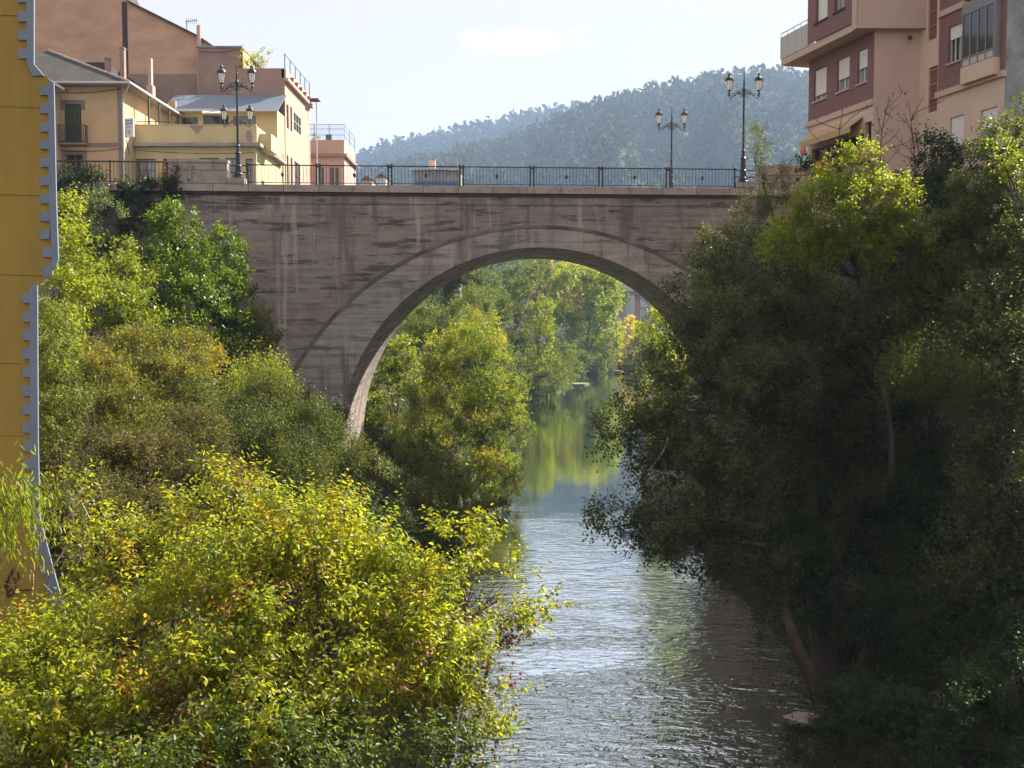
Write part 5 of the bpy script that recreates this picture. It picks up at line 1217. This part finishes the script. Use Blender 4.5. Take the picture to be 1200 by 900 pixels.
plant('ivy', 'dark ivy blanket spilling over the railing and retaining wall at the left end', 'climber', [(95,232,48.3,32,26),(140,222,48.4,40,16),(185,226,48.5,28,12),(85,280,47.6,26,44),(150,250,48.0,34,26),(110,205,48.6,16,8),(75,205,48.4,14,8)], 'ivy', leaf=.13, wid=.10, cov=1.2, mt='gloss_leaf', limbs=False, minz=None, base=(Xof(110,300,48),48), crown_name='foliage', depth=.35, twig=.3, droop=.5)
plant('red_creeper', 'brown and red creeper hanging over the railing left of the stone parapet', 'climber', [(206,205,49.0,16,11),(196,218,48.8,16,8),(222,200,49.1,7,6)], 'rust', leaf=.10, wid=.07, cov=1.1, limbs=False, minz=None, base=(Xof(206,300,49),49), crown_name='foliage', depth=.4, twig=.3, droop=.4)
plant('yellow_sprig_bush', 'light green leafy shrub against the upper part of the yellow gable', 'bush', [(80,300,26,24,34),(70,350,25,28,34),(95,330,27,24,26),(66,400,24,26,34),(75,255,28,14,26)], 'bright', leaf=.115, wid=.06, group=LG, stems=3, trunk_r=.06, base=(Xof(70,470,25),25.5), twig=.45, droop=.4)
plant('pale_shrub', 'pale small leaved shrub just right of the gable at mid height', 'bush', [(62,385,23,16,30),(66,420,22,20,22),(72,465,22,26,26),(60,500,21.5,24,24)], 'willow', leaf=.07, wid=.04, group=LG, stems=2, trunk_r=.05, base=(Xof(64,470,22),22), twig=.3)
plant('golden_shrub', 'golden olive shrub of fine leaves below the laurels', 'bush', [(100,440,31,52,38),(165,425,33,46,40),(205,450,33,44,34),(80,485,29,42,34),(225,415,35,30,24),(140,480,30,50,34)], 'gold', leaf=.085, wid=.045, cov=.9, group=LG, stems=6, base=(Xof(140,520,31),31), twig=.4, clumps=26, cf=.28, jit=.3)
plant('gold_leaf_shrub', 'small bright gold shrub between the laurels and the autumn shrub', 'bush', [(228,415,37,22,16),(250,420,37,14,12)], 'orange', leaf=.09, wid=.06, cov=.7, group=LG, stems=2, base=(Xof(235,460,37),37), twig=.3)
plant('autumn_shrub', 'open brownish autumn shrub against the bridge wall', 'bush', [(300,385,46,24,24),(315,410,45,20,26),(290,425,44,26,26)], 'gold', leaf=.11, wid=.065, cov=.65, group=LG, stems=4, base=(Xof(300,470,45),45), twig=.5)
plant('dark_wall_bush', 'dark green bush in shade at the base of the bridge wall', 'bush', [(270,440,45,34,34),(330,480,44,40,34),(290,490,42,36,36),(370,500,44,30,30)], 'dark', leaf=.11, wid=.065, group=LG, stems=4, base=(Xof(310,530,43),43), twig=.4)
plant('willow_shoot_bush', 'olive willow scrub with upright pale shoots in front of the arch foot', 'bush', [(320,490,33,36,34),(365,515,33,34,32),(290,530,31,46,36),(345,560,31,44,32),(250,500,32,36,34),(395,545,34,26,32)], 'olive', leaf=.10, wid=.032, cov=1.05, group=LG, stems=6, base=(Xof(320,590,32),32), upb=1.2, droop=-.25, twig=.8, clumps=22)
plant('sunlit_shoot_bush', 'upright yellow green shoots rising left of the willow scrub', 'bush', [(300,445,37,18,20),(325,462,37,18,18),(275,475,36,20,20)], 'yellowgreen', leaf=.12, wid=.04, cov=.8, group=LG, stems=4, base=(Xof(300,520,36),36), upb=1.3, droop=-.3, twig=.9)
plant('brown_thicket', 'dull olive brown thicket behind the foreground bush', 'bush', [(100,545,24,56,36),(170,550,25,56,36),(220,520,27,44,36),(80,590,22,46,36),(165,600,23,60,36),(250,580,25,50,36)], 'olivebrown', leaf=.065, wid=.035, cov=.95, group=LG, stems=7, base=(Xof(160,640,24),24), twig=.35, clumps=28, cf=.28, jit=.3)
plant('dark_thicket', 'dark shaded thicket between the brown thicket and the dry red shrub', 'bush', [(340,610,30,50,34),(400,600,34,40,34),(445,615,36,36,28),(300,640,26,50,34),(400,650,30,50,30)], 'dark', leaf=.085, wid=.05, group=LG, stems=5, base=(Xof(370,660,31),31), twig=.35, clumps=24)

# ------------------------------------------------------------------ right bank
plant('added_sapling', 'yellow green young tree added beyond the arch as sunlit leaves seen through the alder', 'tree', [(775,385,64,24,28),(792,425,63,26,28),(765,450,63,18,22),(780,500,62,22,30)], 'poplar', leaf=.16, wid=.11, cov=1.0, trunk_r=.15, base=(Xof(785,540,63),63), twig=.5)  # added to show as sunlit leaves in the gaps of the alder
RG = 'shaded trees on the right bank'
def Pt(px, py, Y): return W(px, py, Y)
plant('alder', 'leaning alder with a reddish trunk reaching its boughs over the river', 'tree',
      [(762,470,29,36,32),(800,430,30,46,44),(722,510,28,26,24),(765,520,28,40,30),(830,480,28,56,52),(800,560,27,56,40),(860,400,29,56,50),(725,612,26,34,16),(780,625,25.5,46,22),(850,570,26,56,46),(820,340,31,44,40),(870,310,31,44,36),(900,470,26,52,56),(830,640,25,46,34),(880,680,25,40,40)],
      'alder', leaf=.095, wid=.068, cov=.8, group=RG, trunk_r=.17, path=[Pt(975,860,24)-UP*.4, Pt(955,800,24.1), Pt(930,745,24.4), Pt(912,690,25.2), Pt(895,600,26.5), Pt(880,530,27.5), Pt(872,450,28.5), Pt(866,400,29.5)], bark='red_bark', base=(Pt(975,860,24)[0], 24), minz=.1, clumps=30, cf=.23, twig=.5, jit=.4)
plant('sunlit_crown_tree', 'tree with a sunlit yellow green top below the apartment windows', 'tree',
      [(1000,208,27.5,30,24),(965,235,27.5,32,28),(1030,240,27,36,30),(990,262,27,46,34),(935,272,27.5,26,22),(1050,285,27,40,34),(1012,188,27.5,15,15),(912,290,28,18,16),(1000,288,27,36,22),(960,295,27.2,26,18)],
      'bright', leaf=.09, wid=.062, cov=.95, group=RG, trunk_r=.11, base=(Pt(1000,600,27.5)[0], 28.0), clumps=26, cf=.28, twig=.4)
plant('dark_leaf_tree', 'dark blue green broadleaf tree in front of the recessed pink wall', 'tree', [(1090,185,37,26,26),(1115,215,36,26,32),(1070,225,37,26,30),(1095,250,36,34,34)], 'dark', leaf=.13, wid=.085, mt='gloss_leaf', group=RG, trunk_r=.2, base=(Pt(1095,450,37)[0], 37), twig=.45)
plant('corner_tree', 'tall olive green tree hiding the lower corner of the apartment building at the right edge', 'tree',
      [(1175,180,27,30,34),(1150,235,27,40,40),(1190,250,26,46,50),(1140,300,27,48,46),(1195,330,25,50,60),(1200,135,28,14,16)], 'olive', leaf=.10, wid=.065, cov=.9, group=RG, trunk_r=.3, base=(Pt(1180,600,26)[0], 26), clumps=24, cf=.3)
plant('bright_spray_tree', 'small patch of bright lime leaves near the right edge of the photo', 'bush', [(1185,178,25,18,13),(1195,205,25,12,10)], 'bright', leaf=.09, wid=.055, cov=.9, group=RG, base=(Pt(1190,500,25.5)[0], 25.5), stems=2, twig=.3, trunk_r=.1)
for lb, lob, pal, b, tr in (
    ('thick trunked tree standing right behind the leaning alder', [(960,420,31,60,56),(1000,480,29,62,60),(930,540,28,56,56),(990,600,27,60,56),(950,360,33,50,44),(1040,560,28,56,56)], 'alder', (977,830,25.5), .34),
    ('straight thin trunked tree right of the thick trunk', [(1080,420,29,62,60),(1120,500,27,62,62),(1060,640,26,60,52),(1110,600,26,60,56),(1080,340,31,56,46)], 'dark', (1057,815,26.5), .2),
    ('large dark tree filling the right edge of the photo', [(1170,440,23,60,62),(1190,560,22,62,66),(1150,660,22,60,56),(1200,680,21,56,56),(1180,380,24,56,50)], 'alder', (1185,850,22), .25),
    ('dark leafy tree close behind the alder against the bridge wall', [(850,360,41,40,40),(900,330,40,50,44),(910,400,38,52,48),(870,430,38,48,44),(840,300,43,26,30)], 'alder', (890,620,38), .25),
    ('broad dark tree filling the gap below the sunlit yellow green top', [(920,360,29.5,60,50),(980,400,29,60,56),(1050,400,28,60,56),(960,470,28,60,60),(900,430,29,50,50),(1100,420,26,60,56)], 'alder', (990,700,28.5), .2),
    ('dull green tree between the dark broadleaf tree and the right edge', [(1080,310,28,56,50),(1140,360,26,60,56),(1190,420,24,56,56),(1130,300,29,50,44),(1090,380,27,56,50)], 'olive', (1120,700,27), .2),
    ('low dark tree leaning over the shaded water in the lower right', [(990,700,25,56,36),(930,650,26,46,40),(1060,730,24,56,36),(1130,750,22,60,40)], 'dark', (1010,840,25), .16)):
    plant('bank_tree', lb, 'tree', lob, pal, leaf=.095, wid=.065, cov=.85, group=RG, trunk_r=tr, base=(Pt(b[0],b[1],b[2])[0], b[2]), clumps=30, cf=.23, twig=.5, minz=.1, jit=.4)
plant('poplar_sapling', 'slender grey green sapling growing up past the right end parapet', 'tree', [(905,215,44,15,20),(893,185,44.5,8,14),(888,165,44.7,5,10),(915,255,43,22,26),(880,250,43,16,22),(900,290,42,26,26),(884,158,44.8,3,8)], 'grey', leaf=.11, wid=.045, cov=.55, group=RG, trunk_r=.09, base=(Pt(905,420,43)[0], 43), upb=1.1, droop=-.1, twig=.5)
plant('pale_shoot_shrub', 'pale feathery shoots in the middle of the dark right bank', 'bush', [(1080,440,22.5,26,36),(1110,470,22.2,28,36),(1050,470,22.5,20,26)], 'olive', leaf=.09, wid=.022, cov=.4, group=RG, limbs=False, base=(Pt(1085,600,24)[0],24), upb=1.4, droop=-.3, twig=.9)
plant('waterside_scrub', 'low dark scrub on the near right water edge at the bottom of the photo', 'bush', [(1000,840,20.5,44,36),(1060,860,19.5,56,44),(1140,860,18.5,66,56),(1200,800,19,50,50),(960,880,20,30,30),(1190,730,20.5,50,44)], 'dark', leaf=.075, wid=.05, cov=.9, group=RG, stems=6, base=(Pt(1080,900,19.5)[0],19.5), minz=.05, clumps=24)
# plants at street level in front of the shop
SG = 'potted plants at the end of the right parapet'
for px, py, rx, rz, pal, lb in ((941,197,8,14,'dark','slim dark potted plant with a reddish tip at the end of the right parapet'),(968,200,16,18,'dark','bushy dark plant right of the slim potted one'),(1005,170,12,14,'dark','dark leafy plant directly below the shop awning')):
    plant('street_plant', lb, 'plant', [(px,py,43,rx,rz)], pal, leaf=.14, wid=.08, cov=1.1, mt='gloss_leaf', group=SG, stems=2, trunk_r=.05, minz=None, base=(Pt(px,py+40,43)[0],43), clumps=9, twig=.3)
o = MB(); p = W(941,178,43); o.lathe(tuple(p-UP*.2), [(.02,0),(.10,.08),(.13,.25),(.08,.42),(.02,.5)], 8); r_ = o.build('red_blossom', mat('salmon blossom', (.6,.2,.14), .8), [x for x in COL.objects if x.name == 'street_plant'][0])
# bare saplings against the pink wall
for i, (px, Y, h0, h1, lb) in enumerate(((1040,37,180,112,'leafless sapling with forked twigs against the recessed pink wall, left of two'),(1062,37.5,178,120,'leafless sapling against the recessed pink wall, right of two'),(985,40,180,128,'leafless sapling with seed heads in front of the pale street wall'))):
    b = W(px, 330, Y); t = thing('bare_sapling', lb, 'sapling', (b[0], Y, b[2]), 'bare saplings before the pink walls'); m = MB()
    top = W(px+3, h1, Y); pts = bend(b, top, 10, .02); m.tube(pts, [.045*(1-.8*k/10) for k in range(11)], 5)
    for k in range(16):
        j = int(rng.integers(4, 10)); e = pts[j]+np.array([rng.normal()*.55, rng.normal()*.3, rng.uniform(.35,.95)]); bp_ = bend(pts[j], e, 4, .08); m.tube(bp_, [.016,.013,.011,.008,.005], 4)
        for q in range(3): e2 = bp_[3]+np.array([rng.normal()*.2, rng.normal()*.15, rng.uniform(.05,.35)]); m.tube([bp_[3], e2], [.007,.004], 3)
    m.build('stems', M['bark'], t)
    P = np.concatenate([np.array(pts[5:])+rng.normal(size=(6,3))*np.array([.4,.2,.3]) for _ in range(5)]); D = unit(rng.normal(size=P.shape)-UP*.5)
    leaves_obj('dry_leaf', P, D, np.tile([[.10,.06,.04]], (len(P),1)), .12, .08, 'leaf', t)['kind'] = 'stuff'
plant('terrace_tree', 'small airy tree on the roof terrace above the brown building', 'tree', [(298,70,76,9,8),(306,66,76,7,6),(288,72,75.8,7,8),(293,77,76,8,4)], 'yellowgreen', leaf=.16, wid=.09, cov=.45, minz=None, limbs=False, base=(Xof(298,80,76),76), twig=.5, clumps=8, group=None)
t_ = [o for o in COL.objects if o.name == 'terrace_tree'][0]; b = W(297, 84, 76); m = MB()
for e in ((298,70),(306,66),(288,72),(300,64)): m.tube(bend(b, W(e[0], e[1], 76), 4, .05), [.05,.04,.03,.02,.01], 4)
m.build('trunk', M['bark'], t_)
tp = plant('terrace_plant', 'small grey green potted plant behind the railing of the pink end building', 'plant', [(362,162,86.5,7,6)], 'grey', leaf=.2, wid=.1, cov=.6, minz=None, limbs=False, base=(Xof(362,170,86.5),86.5), twig=.4, clumps=6)
b = W(362, 172, 86.5); m = MB(); m.tube([b-UP*.6, b+UP*.5], [.08,.03], 5); m.build('stems', M['bark'], tp[0])

# ------------------------------------------------------------------ foreground
FG = 'foreground bushes on the left bank'
def berries(t, cc, n, r=.028):
    m = MB(); mm = M['berry']
    V = []; 
    for c in cc[:n]:
        for k in range(22):
            p = c+rng.normal(size=3)*.11; s = r*rng.uniform(.5,1)
            m.add([p+(s,0,0),p+(0,s,0),p+(-s,0,0),p+(0,-s,0),p+(0,0,s),p+(0,0,-s)], [(0,1,4),(1,2,4),(2,3,4),(3,0,4),(1,0,5),(2,1,5),(3,2,5),(0,3,5)])
    o = m.build('berry_cluster', mm, t); o['kind'] = 'stuff'
M['berry'] = mat('dull red fruit', (.22,.045,.035), .7)
def fg(name, label, lob, pal, n_b, base, stems=6, **kw):
    k = dict(leaf=.076, wid=.035, cov=1.3, gap=.40, fancy=True, twig=.42, droop=.5, upb=.5, clumps=52, cf=.19, shell=.72, jit=.3, per=10); k.update(kw)
    t, L, Cc = plant(name, label, 'bush', lob, pal, group=FG, stems=stems, base=base, trunk_r=.09, minz='g', **k)
    cc = np.concatenate([c for c in Cc]); rng.shuffle(cc); cc = cc[cc[:,1] < np.median(cc[:,1])]
    berries(t, cc, n_b); return t
fg('spindle_bush', 'large yellow green bush with reddish fruit clusters filling the lower left foreground',
   [(330,640,13,60,50),(270,670,12.6,60,50),(400,640,13.2,56,44),(460,650,13.2,56,44),(350,720,12.2,76,60),(270,760,11.8,70,60),(450,720,12.6,64,54),(300,850,11.2,90,70),(420,820,11.8,76,64)], 'autumn', 34, (Xof(330,850,12.6),12.8), stems=9)
fg('spindle_bush', 'thinner bush reaching its leafy branches out over the water right of the large one',
   [(540,660,13,46,40),(590,700,12.8,40,34),(520,720,12.4,50,46),(622,706,12.8,20,22),(500,790,11.8,60,56),(560,800,12,46,46),(540,860,11.6,50,46),(600,740,12.6,24,20)], 'autumn', 16, (Xof(430,860,12.6),12.8), stems=5, cov=.9, clumps=34, gap=.5)
fg('spindle_bush', 'low leafy bush under the foot of the yellow gable in the lower left corner',
   [(60,760,12.6,60,44),(130,740,12.4,56,44),(190,720,12.6,56,50),(20,800,11.8,60,56),(120,830,11.2,80,60),(210,810,11.4,70,60),(30,880,11,70,56),(170,890,10.8,80,50)], 'autumn', 26, (Xof(110,880,11.8),12.0), stems=8)
fg('spindle_bush', 'sparse upper sprays of leaves left of the large foreground bush',
   [(200,625,14,36,30),(150,660,13.6,40,34),(230,655,13.6,36,34),(120,625,14,22,20)], 'autumn', 10, (Xof(180,760,13.8),14.0), stems=5, cov=.75)
fg('spindle_bush', 'highest leafy sprays of the foreground standing before the dark thicket',
   [(285,590,14.2,34,28),(330,590,14,30,26),(262,570,14.4,20,18),(390,615,13.8,30,22)], 'autumn', 8, (Xof(300,760,14.3),14.4), stems=5, cov=.8)
fg('spindle_bush', 'dark shaded lower foliage at the very bottom of the foreground',
   [(330,900,10.6,110,50),(470,890,11,90,46),(200,930,10.2,100,50),(60,940,10,90,50)], 'mid', 6, (Xof(300,930,11),11.2), stems=5, cov=.9)
# weeping sprays on the yellow gable
t, L, Cc = plant('weeping_spray', 'fine leaved weeping sprays hanging before the yellow gable at the left edge', 'bush', [(12,588,10,24,28),(-15,600,10,28,40)], 'bright', leaf=.09, wid=.018, cov=1.0, fancy=True, droop=1.6, upb=-.4, twig=.5, base=(Xof(-60,760,10.3),10.3), stems=1, trunk_r=.03, clumps=20, minz=None, group=FG)
t, L, Cc = plant('dry_vine', 'tangle of dry pale vine stems and yellow leaves climbing the edge of the gable', 'climber', [(92,600,13.8,18,30),(95,650,13.6,20,34),(80,570,14,12,16),(108,690,13.3,20,30)], 'yellowgreen', leaf=.075, wid=.04, cov=.5, fancy=True, droop=.4, twig=.4, base=(Xof(90,760,13.6),13.6), stems=3, trunk_r=.05, bark='dry', clumps=22, group=FG)
m = MB()
for k in range(46):
    a = W(rng.uniform(30,120), rng.uniform(600,740), 13.7+rng.normal()*.2); e = a+np.array([rng.normal()*.45, rng.normal()*.2, rng.uniform(-.2,.7)]); m.tube(bend(a, e, 5, .14), [.008,.007,.006,.005,.004,.003], 3)
m.build('vine_twigs', M['dry'], t)
# reeds and a flat stone by the right water edge
p = W(888, 800, 26.5); t = thing('reed_tuft', 'thin pale tuft of reeds standing in dark water left of the alder trunk', 'reeds', (p[0], 26.5, 0)); m = MB()
for k in range(40):
    a = np.array([p[0]+rng.normal()*.3, 26.5+rng.normal()*.25, -.1]); e = a+np.array([rng.normal()*.35, rng.normal()*.25, rng.uniform(.6,1.5)]); m.tube(bend(a, e, 4, .05), [.010,.009,.007,.005,.002], 3)
o = m.build('blades', M['reed'] if 'reed' in M else mat('reed', (.20,.22,.12), .8), t)
import bmesh
p = W(940, 806, 25.2); bm = bmesh.new(); bmesh.ops.create_icosphere(bm, subdivisions=3, radius=1)
for v in bm.verts:
    n_ = 1+.12*math.sin(v.co.x*3+1)+.1*math.sin(v.co.y*4+v.co.z*3); v.co = mathutils.Vector((v.co.x*.5*n_, v.co.y*.35*n_, v.co.z*.10*n_))
me = bpy.data.meshes.new('flat_stone'); bm.to_mesh(me); bm.free(); me.materials.append(M['basement'] if False else M['coping']); o = bpy.data.objects.new('flat_stone', me); COL.objects.link(o); o.location = (p[0], 25.2, max(.12, float(ground(p[0], 25.2)))+.05)
tag(o, 'pale flat stone at the water edge beside the alder trunk', 'stone')
# dead pale branch dangling over the water by the quay
t = thing('dead_branch', 'thin bleached dead branch dangling over the water under the alder', 'branch', tuple(W(775,540,27)))
m = MB(); m.tube([W(783,512,27),W(778,528,27),W(762,550,27),W(776,554,27),W(790,556,27)], [.02,.017,.014,.012,.008], 4); m.tube([W(776,554,27),W(781,575,27)], [.01,.006], 4); m.build('twigs', mat('bleached wood', (.5,.47,.44), .8), t)
# long horizontal boughs over the water
m = MB(); m.tube([W(895,618,25.1),W(850,610,25.3),W(800,605,25.6),W(750,612,25.8),W(715,618,26)], [.09,.07,.055,.04,.02], 6)
m.tube([W(898,640,25),W(860,634,25.2),W(800,632,25.4),W(740,628,25.6)], [.08,.06,.045,.02], 6)
m.build('low_boughs', M['bark'], [x for x in COL.objects if x.name == 'alder'][0])

# grass spits and undergrowth
M['spit'] = mat('low grass', (.10,.15,.03), .95, ((1.5,1.5,1.5), .9, (.20,.17,.09)), (3,.8))
def spit(px0, px1, py, Y, label):
    m = MB(); x0, x1 = Xof(px0, py, Y), Xof(px1, py, Y); c = (x0+x1)/2; n = 24
    ring = [(c+(x1-x0)/2*cos(t)*(1+.15*sin(3*t)), Y+3.2*sin(t)*(1+.2*cos(2*t))) for t in np.linspace(0, 2*pi, n+1)[:-1]]
    m.prism(ring, -.5, .22); o = m.build('grass_spit', M['spit']); o['kind'] = 'structure'
spit(655, 690, 450, 175, ''); spit(698, 732, 435, 226, '')
def cover(name, label, xr, yr, n, pal, leaf, side, dlo=.3, dhi=30):
    X = rng.uniform(*xr, n); Y = yr[0]+(yr[1]-yr[0])*rng.uniform(0,1,n)**1.3
    d = (Lx(Y)-X) if side == 'L' else (X-Rx(Y)); k = (d > dlo) & (d < dhi); X, Y = X[k], Y[k]
    k = ~((Y > 49) & (Y < 59) & ((X < XC-RA) | (X > XC+RA))) & ~((Y > 59) & (X < -15)) & ~((X > 10.5) & (Y > 35) & (Y < 60)); X, Y = X[k], Y[k]
    Z = ground(X, Y); n = len(X); pc = np.array([c for c,w in G[pal]])
    P = np.stack([X, Y, Z+rng.uniform(-.02,.55,n)*rng.uniform(0,1,n)], -1); D = unit(rng.normal(size=(n,3))+UP*.6)
    C = pc[rng.integers(0, len(pc), n)]*rng.uniform(.7,1.3,(n,1)); C = C*(.8+.35*np.sin(X*.8+Y*.5)[:,None])
    s = leaf*(1+Y/60); V, F, CC, fv = leaf_arrays(P, D, s*rng.uniform(.7,1.3,n), s*.5, C); TOTAL[0] += n
    o = np_mesh(name, V, F, M['leaf'], None, CC, fv); o['kind'] = 'stuff'; o['label'] = label
cover('left_bank_undergrowth', 'low undergrowth covering the left bank', (-22, 0), (6, 62), 60000, 'mid', .12, 'L')
cover('right_bank_undergrowth', 'low dark undergrowth covering the right bank', (5, 26), (10, 62), 45000, 'dark', .12, 'R', .2)
cover('far_bank_undergrowth', 'bank vegetation along the river beyond the bridge', (-40, 20), (60, 240), 50000, 'mid', .16, 'L', .2, 40)

# ------------------------------------------------------------------ haze in the valley
hz = MB(); hz.box(-3000, 3000, -320, 3400, -2.5, 480)
m_ = bpy.data.materials.new('valley haze'); m_.use_nodes = True; nt = m_.node_tree; nt.nodes.remove(nt.nodes['Principled BSDF'])
pv = nt.nodes.new('ShaderNodeVolumePrincipled'); pv.inputs['Color'].default_value = (.50,.68,1,1); pv.inputs['Density'].default_value = .00020; pv.inputs['Anisotropy'].default_value = .2
nt.links.new(pv.outputs[0], nt.nodes['Material Output'].inputs['Volume'])
o = hz.build('haze', m_); o['kind'] = 'stuff'; o['label'] = 'pale blue haze filling the valley'
print('LEAVES', TOTAL[0])
